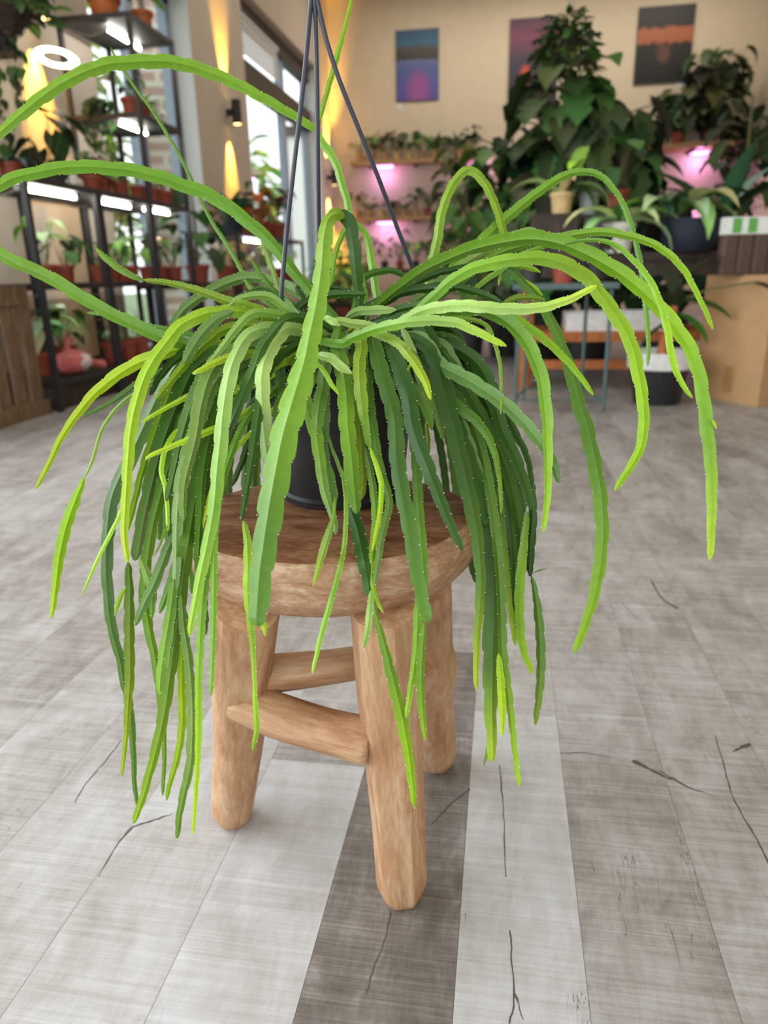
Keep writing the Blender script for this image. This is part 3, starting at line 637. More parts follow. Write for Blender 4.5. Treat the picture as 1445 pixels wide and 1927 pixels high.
def resample(pts, step):
    out = [pts[0].copy()]; acc = 0.0
    for a, b in zip(pts, pts[1:]):
        d = (b-a).length
        while d > 0 and acc+d >= step:
            f = (step-acc)/d; a = a.lerp(b, f); out.append(a.copy()); d = (b-a).length; acc = 0.0
        acc += d
    if (out[-1]-pts[-1]).length > step*0.3: out.append(pts[-1].copy())
    return out
def clearance(pix, off):
    # keep a hanging stem outside the pot and the stool seat: move it along its own line of sight until it is clear
    n = len(off); o = list(off)
    def inside(p):
        q = p-PC; z = q.z
        if -0.002 < z < hh-0.004:
            if math.hypot(q.x, q.y) < RB+(RT-RB)*z/hh+0.011: return True
        q = p-SC
        if 0.366 < p.z < 0.437 and math.hypot(q.x, q.y) < 0.157: return True
        return False
    for it in range(3):
        for i in range(n):
            back = off[i] > 0.045
            k = 0
            while inside(atD(pix[i].x, pix[i].y, Z0+o[i])) and k < 200:
                o[i] += 0.003 if back else -0.003; k += 1
        for _ in range(14):
            o2 = o[:]
            for i in range(1, n-1): o2[i] = (o[i-1]+2*o[i]+o[i+1])/4
            o2[-1] = o[-1]*0.5+o[-2]*0.5
            o = o2
    return o
def ribbon(mb, pts, wid, cols, rnd, thick=0.30, areoles=True, twist=None):
    n = len(pts)
    tw0 = rnd.choice((-1, 1))*rnd.uniform(0.1, 0.5) if twist is None else twist; tw1 = rnd.uniform(-0.35, 0.35)
    per = rnd.uniform(0.017, 0.023)*(1.6 if sum(wid)/n > 0.0098 and n > 190 else 1.0); ph = rnd.random()
    prof = [(-1, 0), (-0.62, 0.12), (-0.12, 0.32), (0, 0.42), (0.12, 0.32), (0.62, 0.12), (1, 0), (0.5, -0.18), (0, -0.36), (-0.5, -0.18)]
    rows = []; s = 0.0; notch = []
    for i, p in enumerate(pts):
        t = (pts[min(i+1, n-1)]-pts[max(i-1, 0)]).normalized()
        if i: s += (p-pts[i-1]).length
        view = (CAM-p).normalized()
        a = t.cross(view)
        if a.length < 1e-4: a = t.cross(Vector((0, 0, 1)))
        a.normalize(); b = a.cross(t)
        if b.dot(view) < 0: b = -b
        u = i/(n-1); w = wid[i]/2
        an = tw0+tw1*math.sin(3.0*u+ph*6)
        A = a*math.cos(an)+b*math.sin(an); B = b*math.cos(an)-a*math.sin(an)
        w /= max(0.8, math.cos(an))
        tipf = min(1.0, (1-u)*n/5.0)**0.5 if u > 0.5 else min(1.0, 0.35+u*n/5.0)
        fr = [((s/per)+ph) % 1.0, ((s/per)+ph+0.5) % 1.0]
        lobe = [0.83+0.22*math.sin(math.pi/2*min(1, f/0.7)) if f < 0.88 else 1.05-0.22*(f-0.88)/0.12 for f in fr]
        row = []
        for (x, y) in prof:
            k = w*tipf*(1 if abs(x) < 0.6 else (lobe[0] if x < 0 else lobe[1]))
            c = cols[i]
            if x == 0 and y > 0: c = tuple(min(1, q*1.16) for q in c)
            elif abs(x) == 1: c = tuple(min(1, q*1.08) for q in c)
            row.append(mb.add(p+A*(x*k)+B*(y*w*tipf*thick/0.34), c=c))
        rows.append(row)
        if areoles and i > 2:
            for q in (0, 1):
                if fr[q] < last[q] and wid[i] > 0.0035: notch.append((p+A*((-1 if q == 0 else 1)*w*tipf*0.93)+B*(w*0.06), B, t))
        last = fr
    mb.m = 0; mb.rings(rows)
    mb.m = 1
    for p, B, t in notch:
        r = 0.0006
        e = [mb.add(p+d*r) for d in (t*1.1, -t*1.1, B, -B, t.cross(B), -t.cross(B))]
        for x in (0, 1):
            for y, z in ((2, 4), (4, 3), (3, 5), (5, 2)): mb.face(*( (e[x], e[y], e[z]) if x == 0 else (e[x], e[z], e[y])))
LINS = {k: lin(v) for k, v in SHADE.items()}
made = []
for idx, (r, c, wpx, dd, pts) in enumerate(STEMS):
    rnd = random.Random(idx*17+3)
    pp = [Vector((x, y, 0)) for x, y in pts]
    d = list(dd) if len(dd) > 1 else [dd[0]]*2
    wp = list(wpx); wp[-1] = max(wp[-1], 0.55*wp[-2])
    if r: pp.insert(0, pp[0].lerp(Vector((645, 632, 0)), 0.6)); d[0] = d[0]*0.5
    path = resample(smooth_path(pp, 8), 3.2)
    n = len(path)
    off = [interp(d, i/(n-1)) for i in range(n)]
    if not (idx in ()): off = clearance(path, off)
    P3 = [atD(path[i].x, path[i].y, Z0+off[i]) for i in range(n)]
    wid = [interp(wp, i/(n-1))*1.12*(Z0+off[i])/F for i in range(n)]
    jit = rnd.uniform(0.9, 1.1); jr = rnd.uniform(0.93, 1.07)
    cols = []
    for i in range(n):
        cc = interp([LINS[q] for q in c] if len(c) > 1 else [LINS[c]], i/(n-1))
        cols.append((cc[0]*jit*jr, cc[1]*jit, cc[2]*jit))
    area = sum(interp(wp, i/(n-1)) for i in range(n))*3.2
    made.append((area, idx, P3, wid, cols))
made.sort(key=lambda q: -q[0])
rest = MB()
for k, (area, idx, P3, wid, cols) in enumerate(made):
    mb = MB() if k < 99 else rest
    ribbon(mb, [p-PC for p in P3] if False else P3, wid, cols, random.Random(idx))
    if k < 99:
        mb.v = [tuple(Vector(v)-PC) for v in mb.v]
        mb.build('stem', [M['stem'], M['areole']], plant)
# the crowd of stems nobody could count: behind the pot and in the heart of the crown
rt_ = random.Random(21)
for k in range(64):
    crown = k < 16
    az = rt_.uniform(-0.5, math.pi+0.5) if not crown else rt_.uniform(0, 2*math.pi)
    if not crown and k % 2: az = rt_.choice((rt_.uniform(-0.55, 0.5), rt_.uniform(math.pi-0.5, math.pi+0.6)))
    r0 = rt_.uniform(0.0, RT*0.75); out = rt_.uniform(0.085, 0.15) if not crown else rt_.uniform(0.05, 0.10)
    Ln = rt_.uniform(0.12, 0.30) if not crown else rt_.uniform(0.03, 0.06)
    up = rt_.uniform(0.02, 0.05) if not crown else rt_.uniform(0.012, 0.03)
    dirv = Vector((math.cos(az), math.sin(az), 0)); q = []
    for i in range(26):
        t = i/25
        x = r0+(RT+out*0.75-r0)*(1-(1-t)**2.2)+out*0.15*t
        z = hh-0.01+up*math.sin(min(1, t*2.2)*math.pi)*0.9+(0 if t < 0.3 else -Ln*((t-0.3)/0.7)**1.25)
        q.append(PC+dirv*x+Vector((0, 0, z)))
    q = resample(q, 0.004)
    base = rt_.choice(['k', 'k', 'd', 'd', 'g', 'm'])
    cols = [mixc(LINS[base], LINS['m' if not crown else 'b'], (i/len(q))**2*0.6) for i in range(len(q))]
    wd = rt_.uniform(0.009, 0.013)
    ribbon(rest, q, [wd*min(1, 0.5+2*i/len(q)) for i in range(len(q))], cols, rt_, areoles=crown)
rest.v = [tuple(Vector(v)-PC) for v in rest.v]
o = rest.build('stem_tangle', [M['stem'], M['areole']], plant); o['kind'] = 'stuff'
# ------------------------------------------------------------------ leafy plants
GR = {'dark': (24, 54, 24), 'deep': (16, 38, 20), 'mid': (58, 106, 46), 'fresh': (110, 160, 60), 'lime': (170, 206, 70), 'pale': (176, 206, 140), 'blue': (98, 128, 118), 'vari': (200, 214, 160), 'brown': (92, 78, 40), 'red': (120, 40, 34), 'teal': (46, 92, 78), 'olive': (86, 104, 44), 'black': (32, 36, 30), 'orange': (200, 110, 40)}
def leafblade(mb, base, dirv, upv, Ln, W, shape, col, droop=0.5, rnd=R):
    d = Vector(dirv).normalized(); u = Vector(upv)
    s = d.cross(u)
    if s.length < 1e-3: s = Vector((1, 0, 0))
    s.normalize(); u = s.cross(d)
    n = 7; rows = []; p = Vector(base); c = mixc(col, (0.9, 1.0, 0.5), rnd.random()*0.06); c = tuple(x*rnd.uniform(0.75, 1.25) for x in c)
    for k in range(n+1):
        t = k/n
        if shape == 'heart': w = [0.38, 0.92, 1.0, 0.88, 0.68, 0.44, 0.2, 0.0][k]
        elif shape == 'lance': w = [0.2, 0.62, 0.9, 1.0, 0.88, 0.62, 0.3, 0.0][k]
        elif shape == 'blade': w = [0.7, 0.9, 1.0, 1.0, 0.9, 0.7, 0.4, 0.0][k]
        elif shape == 'split': w = [0.5, 1.0, 0.78, 1.0, 0.66, 0.8, 0.36, 0.0][k]
        else: w = [0.3, 0.8, 1.0, 1.0, 0.95, 0.75, 0.45, 0.0][k]
        hw_ = W*0.5*w
        lift = u*(hw_*0.35)
        back = -d*(0.18*Ln) if shape in ('heart', 'split') and k == 0 else Vector((0, 0, 0))
        mcol = tuple(x*1.25 for x in c)
        rows.append((mb.add(p-s*hw_+lift+back, c=c), mb.add(p, c=mcol), mb.add(p+s*hw_+lift+back, c=c)))
        ang = droop*1.5/n
        d2 = (d*math.cos(ang)-u*math.sin(ang)).normalized(); u = s.cross(d2); d = d2
        p = p+d*(Ln/n)
    for a, b in zip(rows, rows[1:]):
        mb.face(a[0], a[1], b[1], b[0]); mb.face(a[1], a[2], b[2], b[1])
def potmesh(r, h, square=False, rim=True):
    mb = MB()
    if square:
        mb.box((-r, -r, 0), (r, r, h), 0.86); mb.box((-r*1.05, -r*1.05, h*0.86), (r*1.05, r*1.05, h*0.98)); return mb
    k = 0.76
    pr = [(0.0, 0), (r*k, 0), (r*(k+0.2*0.8), h*0.8)]
    pr += [(r*1.04, h*0.8), (r*1.06, h), (r*0.98, h), (r*0.96, h*0.92), (0, h*0.92)] if rim else [(r, h), (r*0.94, h), (r*0.9, h*0.9), (0, h*0.9)]
    mb.lathe(pr, n=20, cap=(False, False)); return mb
def foliage(kind, H, W, n, pal, rnd, h0=0.0, lw=None):
    """leaves in one mesh, stalks in another; origin at the pot's soil"""
    f = MB(); s = MB()
    cols = [lin(GR[p]) for p in pal]
    def stalk(p0, p1, r, bend=0.25):
        a, b = Vector(p0), Vector(p1); m = a.lerp(b, 0.5)+Vector((0, 0, (b-a).length*bend*0.5))
        s.tube([a, a.lerp(m, 0.6), m.lerp(b, 0.45), b], [r, r*0.9, r*0.75, r*0.6], 5)
    for k in range(n):
        az = 2*math.pi*(k*0.618+rnd.uniform(-0.08, 0.08)); t = (k+0.5)/n; c = rnd.choice(cols)
        ca, sa = math.cos(az), math.sin(az)
        if kind in ('heart', 'split', 'oval'):
            z = H*(0.35+0.65*rnd.random()); rr = W*0.5*rnd.uniform(0.25, 0.85)
            b = Vector((ca*rr, sa*rr, h0+z)); ll = (lw or 0.4*W)*rnd.uniform(0.75, 1.2)
            stalk((ca*0.012, sa*0.012, 0), b, max(0.0025, H*0.009))
            el = rnd.uniform(-0.9, 0.25)
            leafblade(f, b, (ca, sa, el), (0, 0, 1) if abs(el) < 0.8 else (ca, sa, 1.2), ll, ll*(0.78 if kind != 'oval' else 0.55), kind, c, rnd.uniform(0.2, 0.8), rnd)
        elif kind in ('spike', 'grass'):
            el = rnd.uniform(0.9, 3.0) if kind == 'spike' else rnd.uniform(0.8, 2.6)
            ll = H*rnd.uniform(0.7, 1.15)
            leafblade(f, (ca*W*0.06, sa*W*0.06, h0), (ca, sa, el), (-ca, -sa, 1), ll, (lw or H*0.13), 'blade' if kind == 'grass' else 'lance', c, rnd.uniform(0.3, 1.2), rnd)
        elif kind == 'arch':
            ll = H*rnd.uniform(0.8, 1.1)
            leafblade(f, (ca*W*0.05, sa*W*0.05, h0), (ca, sa, rnd.uniform(0.8, 1.8)), (-ca, -sa, 1), ll, (lw or H*0.25), 'lance', c, rnd.uniform(0.8, 1.7), rnd)
        elif kind == 'bush':
            ph = math.acos(1-1.5*rnd.random()); rr = rnd.uniform(0.55, 1.0)
            p = Vector((math.sin(ph)*ca*W*0.5*rr, math.sin(ph)*sa*W*0.5*rr, h0+H*0.5+math.cos(ph)*H*0.5*rr))
            if k % 4 == 0: stalk((ca*0.01, sa*0.01, 0), p, max(0.0018, H*0.007), 0.1)
            ll = (lw or 0.16*W)*rnd.uniform(0.7, 1.3)
            leafblade(f, p, (ca, sa, rnd.uniform(-0.6, 0.7)), (0, 0, 1), ll, ll*0.6, 'oval', c, rnd.uniform(0.1, 0.7), rnd)
        elif kind == 'vine':
            rr = W*0.5*rnd.uniform(0.3, 1.0); Ld = H*rnd.uniform(0.4, 1.0)
            pts = [Vector((0, 0, h0)), Vector((ca*rr*0.6, sa*rr*0.6, h0+H*0.08)), Vector((ca*rr, sa*rr, h0-Ld*0.3)), Vector((ca*rr*1.05, sa*rr*1.05, h0-Ld))]
            pts = smooth_path(pts, 5); s.tube(pts, 0.0016, 4)
            for j in range(2, len(pts), 2):
                a2 = rnd.uniform(0, 6.28); ll = (lw or 0.06)*rnd.uniform(0.7, 1.2)
                leafblade(f, pts[j], (math.cos(a2), math.sin(a2), -0.7), (0, 0, 1), ll, ll*0.75, 'heart', c, 0.4, rnd)
        elif kind == 'climb':
            z = H*(0.12+0.88*t); b = Vector((ca*W*0.12, sa*W*0.12, h0+z)); ll = (lw or 0.3*W)*rnd.uniform(0.8, 1.2)
            e = b+Vector((ca, sa, 0.3))*W*0.22*rnd.uniform(0.6, 1.3)
            stalk(b, e, max(0.0025, H*0.005), 0.1)
            leafblade(f, e, (ca, sa, rnd.uniform(-1.2, 0.1)), (ca*0.6, sa*0.6, 1), ll, ll*0.85, 'split' if rnd.random() < 0.5 else 'heart', c, rnd.uniform(0.2, 0.7), rnd)
    if kind == 'climb': s.tube([(0, 0, 0), (0.01, 0, H*0.5), (0, 0.01, H*1.02)], [H*0.016+0.004, H*0.013+0.003, 0.006], 7)
    if kind == 'bush': s.tube([(0, 0, 0), (0, 0, h0+H*0.6)], [0.006+H*0.008, 0.003], 6)
    return f, s
pid = [0]
def potted(name, label, loc, kind, H, W, n, pal, pot='terracotta', r=0.06, h=0.11, square=False, group=None, lw=None, cat='potted plant', rz=None, parts=True):
    ymax = YB-0.012-loc[1]; xmin = XL+0.012-loc[0]; xmax = XR-0.012-loc[0]
    pid[0] += 1; rnd = random.Random(pid[0]*101+5)
    t = thing(name, label, cat, loc, rnd.uniform(0, 0) if rz is None else rz, group)
    po = potmesh(r, h, square).build('pot', M[pot], t, not square)
    so = MB(); so.lathe([(r*(0.7 if square else 0.93), 0), (r*0.5, 0.004), (r*0.1, 0.006)], (0, 0, h*(0.985 if square else 0.93)), 16, (False, True)); so.build('soil', M['soil'], po)
    f, s = foliage(kind, H, W, n, pal, rnd, 0.0, lw)
    sh = Vector((0, 0, h*0.9))
    for mb in (f, s): mb.v = [(min(xmax, max(xmin, v[0])), min(ymax, v[1]), v[2]+sh.z) for v in mb.v]
    f.build('foliage', M['leaf'], t)
    if s.v: s.build('stalk', M['bark'], t)
    return t
# ------------------------------------------------------------------ black metal racks along the window wall
XF, XBk = -2.30, -2.76
def rack(label, y0, y1, levels, top):
    t = thing('metal_rack', label, 'shelf rack', (XF, y0, 0), 0)
    pw = 0.014
    for x in (0, XBk-XF):
        for y in (0, y1-y0):
            boxobj('post', (x-pw, y-pw, 0), (x+pw, y+pw, top), M['black_metal'], t)
    for z in levels:
        mb = MB(); mb.box((XBk-XF, 0.012, z-0.022), (0, y1-y0-0.012, z-0.004)); mb.build('shelf', M['board_grey'], t, False)
        fr = MB(); a = 0.012
        fr.box((-a, 0, z-0.03), (a, y1-y0, z)); fr.box((XBk-XF-a, 0, z-0.03), (XBk-XF+a, y1-y0, z))
        fr.box((XBk-XF, -a, z-0.03), (0, a, z)); fr.box((XBk-XF, y1-y0-a, z-0.03), (0, y1-y0+a, z)); fr.build('shelf_frame', M['black_metal'], t, False)
    return t
LV = [0.165, 0.645, 1.145]
rack('black metal rack closest to the slatted wooden crate', 3.42, 4.05, LV, 1.145)
rack('black metal rack in the middle of the row, three shelves high', 4.09, 4.68, LV, 1.145)
rack('tall black metal rack in front of the tall window', 4.72, 5.31, LV+[1.65, 2.19], 2.19)
rack('low black metal rack beneath the second wall lamp', 6.3, 8.4, [0.2, 0.62, 1.03], 1.03)
def tube_light(label, p, Ln, group=None, r=0.0115):
    t = thing('tube_light', label, 'light', p, 0, group)
    b = MB(); b.tube([(0, 0.012, -r-0.0005), (0, Ln-0.012, -r-0.0005)], r, 10); b.build('tube', M['tube'], t)
    for y in (0, Ln-0.012):
        e = MB(); e.box((-r*1.15, y, -r*2.25), (r*1.15, y+0.014, 0.0)); e.build('end_cap', M['white_plastic'], t, False)
    c = MB(); c.tube([(0, 0.004, -r), (-0.02, 0.0, -0.03), (-0.1, 0.0, -0.05), (-0.2, 0.01, -0.02)], 0.004, 6); c.build('cable', M['cable'], t)
tube_light('glowing white tube light under the topmost shelf of the tall rack', (-2.51, 4.82, 2.158), 0.45)
tube_light('glowing white tube light under the second shelf of the tall rack', (-2.47, 4.74, 1.618), 0.40)
tube_light('long glowing tube light under the top of the rack nearest the crate', (-2.40, 3.50, 1.113), 0.52)
tube_light('short glowing tube light under the top of the middle rack', (-2.40, 4.2, 1.113), 0.44)
tube_light('glowing tube light under the third shelf of the tall rack', (-2.40, 4.78, 1.113), 0.42)
tube_light('glowing tube light under the low rack by the orange plants', (-2.42, 6.75, 0.997), 0.55)
tube_light('tube light tucked under the eye-level shelf of the rack nearest the crate', (-2.335, 3.47, 0.622), 0.52, None, 0.003)
tube_light('tube light tucked under the eye-level shelf of the middle rack', (-2.335, 4.14, 0.622), 0.48, None, 0.003)
# ring lamp
rl = thing('ring_lamp', 'glowing white ring lamp on thin cords above the dark heart leaves', 'light', (-2.56, 4.3, 1.145))
rg = MB(); rows = []
for i in range(40):
    a = 2*math.pi*i/40; row = []
    for j in range(10):
        b = 2*math.pi*j/10; rr = 0.094+0.023*math.cos(b)
        row.append(rg.add((rr*math.cos(a), rr*math.sin(a), 0.715+0.006*math.sin(b)-0.20*rr*math.sin(a))))
    rows.append(row)
rg.rings(rows+[rows[0]], True, (False, False)); rg.build('ring', M['ring'], rl)
for dx in (-0.02, 0.03):
    c = MB(); c.tube([(-0.09+dx*0.3, -0.02, 0.705), (-0.085+dx, -0.02, 0.35), (-0.08+dx, -0.02, 0.0)], 0.002, 5); c.build('cord', M['cable'], rl)
# plants and pots on the racks: (pixel column, level, depth into the shelf, ...)
def on_shelf(px, py, X, z): p = atX(px, py, X); return (X, p.y, z)
P_ = potted
P_('potted_echeveria', 'blue-leaved plant in terracotta pot on the rack nearest the crate', (-2.56, 3.72, 1.145), 'arch', 0.16, 0.2, 9, ['blue', 'blue', 'teal'], 'terracotta', 0.062, 0.10, lw=0.05)
P_('potted_anthurium', 'huge dark heart-leaved plant in a square charcoal pot', (-2.48, 3.93, 1.145), 'heart', 0.30, 0.34, 6, ['deep', 'dark'], 'pot_dark', 0.062, 0.085, True, lw=0.20)
for k, x in enumerate((-2.40, -2.47, -2.56)):
    t = thing('plant_bulb_cup', ['small white cup nearest the rack edge beside the dark heart leaves', 'small white cup between two others beside the dark heart leaves', 'small white cup furthest from the rack edge by the dark heart leaves'][k], 'cup', (x, 4.02 if k < 1 else 4.17+k*0.03, 1.145), 0, 'small white cups on the rack')
    mb = MB(); mb.lathe([(0.0, 0), (0.022, 0), (0.028, 0.03), (0.026, 0.055), (0.014, 0.072), (0, 0.076)], n=16, cap=(False, False)); mb.build('cup', M['pot_white'], t)
for (y, x, kind, H, W, n, pal, r, lab) in (
        (4.25, -2.42, 'oval', 0.20, 0.20, 8, ['mid', 'dark'], 0.055, 'dark leafy plant in terracotta pot on top of the middle rack, near end'),
        (4.42, -2.44, 'heart', 0.22, 0.22, 6, ['deep', 'mid'], 0.05, 'terracotta pot of heart leaves at the centre of the middle rack top'),
        (4.58, -2.42, 'grass', 0.15, 0.14, 16, ['fresh', 'olive'], 0.05, 'terracotta pot of grassy leaves at the far end of the middle rack top'),
        (4.82, -2.42, 'bush', 0.10, 0.13, 26, ['fresh', 'lime'], 0.055, 'terracotta pot of lime leaves on the third shelf of the tall rack'),
        (4.98, -2.40, 'spike', 0.14, 0.14, 9, ['olive', 'brown'], 0.06, 'terracotta pot of brownish spikes on the third shelf of the tall rack'),
        (5.16, -2.40, 'bush', 0.10, 0.14, 22, ['dark', 'mid'], 0.06, 'terracotta pot of dark leaves at the far end of the third shelf')):
    P_('potted_plant', lab, (x, y, 1.145), kind, H, W, n, pal, 'terracotta', r, 0.095)
P_('potted_plant', 'drooping dark plant with long pointed leaves behind the white cups', (-2.66, 4.33, 1.145), 'arch', 0.36, 0.2, 6, ['deep', 'brown'], 'pot_dark', 0.05, 0.09, lw=0.09)
P_('potted_plant', 'terracotta pot on the second shelf of the tall rack, nearer end', (-2.42, 4.86, 1.65), 'heart', 0.16, 0.2, 6, ['dark', 'mid'], 'terracotta', 0.062, 0.11)
P_('potted_grass', 'spiky yellow-green plant in terracotta pot on the second shelf', (-2.42, 5.02, 1.65), 'grass', 0.17, 0.14, 26, ['lime', 'olive', 'fresh'], 'terracotta', 0.055, 0.085)
P_('potted_plant', 'white-flecked plant at the far end of the second shelf', (-2.40, 5.17, 1.65), 'bush', 0.10, 0.12, 24, ['vari', 'pale'], 'pot_white', 0.05, 0.08)
P_('potted_plant', 'dark trailing plant hanging from the second shelf near the window', (-2.62, 4.82, 1.65), 'vine', 0.25, 0.24, 7, ['dark', 'mid'], 'pot_dark', 0.05, 0.09, lw=0.07)
P_('potted_plant', 'orange-brown clay bowl plant on top of the tall rack', (-2.52, 4.86, 2.19), 'oval', 0.22, 0.3, 7, ['mid', 'dark'], 'terra_orange', 0.10, 0.13)
P_('potted_plant', 'green plant in clay pot at the far corner of the tall rack top', (-2.40, 5.12, 2.19), 'oval', 0.22, 0.26, 9, ['mid', 'fresh'], 'terra_orange', 0.07, 0.12)
# fourth level (eye height)
for (y, x, kind, H, W, n, pal, pot, r, lab, lw) in (
        (3.66, -2.42, 'heart', 0.26, 0.26, 6, ['vari', 'pale', 'fresh'], 'terracotta', 0.07, 'tall cream-flowered plant in terracotta pot by the rack post', 0.09),
        (3.88, -2.44, 'oval', 0.17, 0.24, 8, ['deep', 'dark', 'mid'], 'terracotta', 0.05, 'dark round-leaved plant on the eye-level shelf near the crate', 0.12),
        (4.16, -2.40, 'bush', 0.17, 0.12, 26, ['teal', 'mid'], 'terracotta', 0.05, 'wispy seedlings in terracotta pot at the near end of the middle shelf', None),
        (4.29, -2.40, 'oval', 0.15, 0.13, 10, ['fresh', 'mid'], 'terracotta', 0.05, 'second terracotta pot along the middle shelf with fresh leaves', None),
        (4.42, -2.40, 'heart', 0.17, 0.16, 9, ['mid', 'fresh'], 'terracotta', 0.05, 'third terracotta pot along the middle shelf with broad leaves', None),
        (4.56, -2.40, 'bush', 0.13, 0.13, 24, ['lime', 'fresh'], 'terracotta', 0.05, 'fourth terracotta pot along the middle shelf with lime leaves', None),
        (4.82, -2.42, 'heart', 0.28, 0.24, 9, ['lime', 'fresh', 'olive'], 'terracotta', 0.06, 'yellow-leaved plant in terracotta pot low on the tall rack', 0.09),
        (5.0, -2.42, 'oval', 0.24, 0.2, 10, ['mid', 'fresh', 'vari'], 'terracotta', 0.055, 'variegated plant in terracotta pot low on the tall rack', None),
        (5.18, -2.40, 'heart', 0.32, 0.26, 8, ['dark', 'deep'], 'terracotta', 0.065, 'dark tall plant at the far end of the low tall-rack shelf', 0.12)):
    P_('potted_plant', lab, (x, y, 0.645), kind, H, W, n, pal, pot, r, 0.095, lw=lw)
# bottom level
for (y, x, kind, H, W, n, pal, r, lab, lw) in (
        (3.62, -2.50, 'heart', 0.34, 0.36, 13, ['vari', 'pale', 'fresh'], 0.07, 'pale marbled leafy plant on the bottom shelf beside the pink net bag', 0.13),
        (3.9, -2.54, 'oval', 0.24, 0.34, 14, ['mid', 'dark', 'pale'], 0.075, 'green bushy plant on the bottom shelf behind the pink net bag', 0.12),
        (4.16, -2.38, 'oval', 0.16, 0.16, 8, ['mid', 'pale'], 0.065, 'near terracotta pot on the bottom shelf of the middle rack', None),
        (4.33, -2.38, 'bush', 0.14, 0.16, 20, ['pale', 'mid'], 0.065, 'centre terracotta pot on the bottom shelf of the middle rack', None),
        (4.50, -2.38, 'bush', 0.2, 0.16, 22, ['teal', 'dark'], 0.065, 'far terracotta pot on the bottom shelf of the middle rack', None),
        (4.86, -2.40, 'bush', 0.13, 0.16, 22, ['dark', 'mid'], 0.07, 'terracotta pot at the bottom of the tall rack', None)):
    P_('potted_plant', lab, (x, y, 0.165), kind, H, W, n, pal, 'terracotta', r, 0.13, lw=lw)
# pink net bag
nb = thing('net_bag', 'crumpled pink net bag with white film on the bottom shelf', 'bag', (-2.36, 3.68, 0.165))
def lump(rx, ry, rz, seed, o=(0, 0, 0), n=18, m=12):
    mb = MB(); rows = []
    for k in range(1, m):
        th = math.pi*k/m; row = []
        for i in range(n):
            a = 2*math.pi*i/n; d = Vector((math.sin(th)*math.cos(a), math.sin(th)*math.sin(a), -math.cos(th)))
            f = 1+0.28*noise.noise(d*2.2+Vector((seed, 0, 0)))
            row.append(mb.add((o[0]+d.x*rx*f, o[1]+d.y*ry*f, max(0.0, o[2]+rz+d.z*rz*f))))
        rows.append(row)
    mb.rings(rows); return mb
lump(0.06, 0.15, 0.065, 3).build('net', M['red_net'], nb)
lump(0.05, 0.08, 0.05, 9, (0.022, 0.05, 0.012)).build('film', M['film'], nb)
tl = MB(); tl.tube([(0.02, 0.12, 0.06), (0.03, 0.19, 0.035), (0.03, 0.25, 0.02)], [0.03, 0.018, 0.03], 8); tl.build('knot', M['red_net'], nb)
tl = MB(); tl.tube([(-0.01, -0.02, 0.11), (-0.01, 0.0, 0.16), (-0.01, 0.02, 0.19)], [0.028, 0.012, 0.024], 8); tl.build('knot', M['red_net'], nb)
tag(boxobj('plinth_box', (-2.74, 3.46, 0.0), (-2.335, 4.62, 0.13), M['dark_wood']), 'dark wooden plinth box on the floor under the racks', 'box')
# crate at the left edge
cr = thing('slatted_crate', 'weathered wooden slatted crate standing on end at the left edge', 'crate', (-2.36, 3.075, 0.0))
def board(lo, hi, name='board'): 
    boxobj(name, lo, hi, M['crate'], cr)
for y in (-0.62, 0.235): board((-0.03, y, 0.03), (0.0, y+0.075, 0.62), 'corner_post')
board((-0.03, -0.62, 0.55), (0.004, 0.31, 0.625), 'top_rail'); board((-0.05, -0.62, 0.0), (0.03, 0.31, 0.075), 'base_rail')
for k in range(6): board((-0.026, -0.53+k*0.128, 0.07), (-0.008, -0.447+k*0.128, 0.56), 'slat')
board((-0.20, -0.62, 0.62), (0.006, 0.31, 0.64), 'lid'); board((-0.40, -0.62, 0.62), (-0.24, 0.31, 0.64), 'lid')
for y in (-0.62, 0.235): board((-0.40, y, 0.0), (-0.37, y+0.075, 0.62), 'corner_post')
P_('potted_plant', 'dark grey plastic pot on the slatted crate with yellow-green leaves', (-2.44, 3.16, 0.64), 'heart', 0.22, 0.24, 6, ['olive', 'lime'], 'pot_grey', 0.09, 0.13, lw=0.09)
vs_ = thing('white_vase', 'rounded white vase behind the crate pot', 'vase', (-2.60, 3.36, 0.642))
mb = MB(); mb.lathe([(0, 0), (0.035, 0), (0.06, 0.05), (0.062, 0.10), (0.045, 0.15), (0.04, 0.165), (0.034, 0.165), (0.036, 0.15), (0, 0.02)], n=24, cap=(False, False)); mb.build('body', M['pot_white'], vs_)
vs_.location = (-2.56, 3.33, 0.64)
# hanging basket and vine at the upper left
hb_ = thing('hanging_basket', 'wire hanging basket of bushy green leaves at the top left corner', 'hanging plant', tuple(atX(14, 62, -2.30)))
wb = MB()
for z, r in ((0, 0.09), (0.06, 0.15), (0.11, 0.19)):
    wb.tube([(r*math.cos(a), r*math.sin(a), z) for a in [2*math.pi*i/24 for i in range(25)]], 0.003, 5)
for k in range(10):
    a = 2*math.pi*k/10; wb.tube([(0.09*math.cos(a), 0.09*math.sin(a), 0), (0.19*math.cos(a), 0.19*math.sin(a), 0.11)], 0.0025, 5)
wb.v = [(x*0.72, y*0.72, z*0.8) for x, y, z in wb.v]; wb.build('basket', M['black_metal'], hb_)
ln = MB(); ln.lathe([(0, 0.004), (0.085, 0.004), (0.182, 0.108), (0.17, 0.11), (0, 0.1)], n=20, cap=(False, False)); ln.v = [(x*0.7, y*0.7, z*0.8) for x, y, z in ln.v]; ln.build('liner', M['soil'], hb_)
f, s = foliage('bush', 0.40, 0.44, 190, ['mid', 'dark', 'fresh'], random.Random(4), -0.06, 0.075); f.build('foliage', M['leaf'], hb_); s.build('stalk', M['bark'], hb_)
ch = MB()
for k in range(3):
    a = 2*math.pi*k/3; ch.tube([(0.19*math.cos(a), 0.19*math.sin(a), 0.11), (0, 0, 0.75)], 0.002, 5)
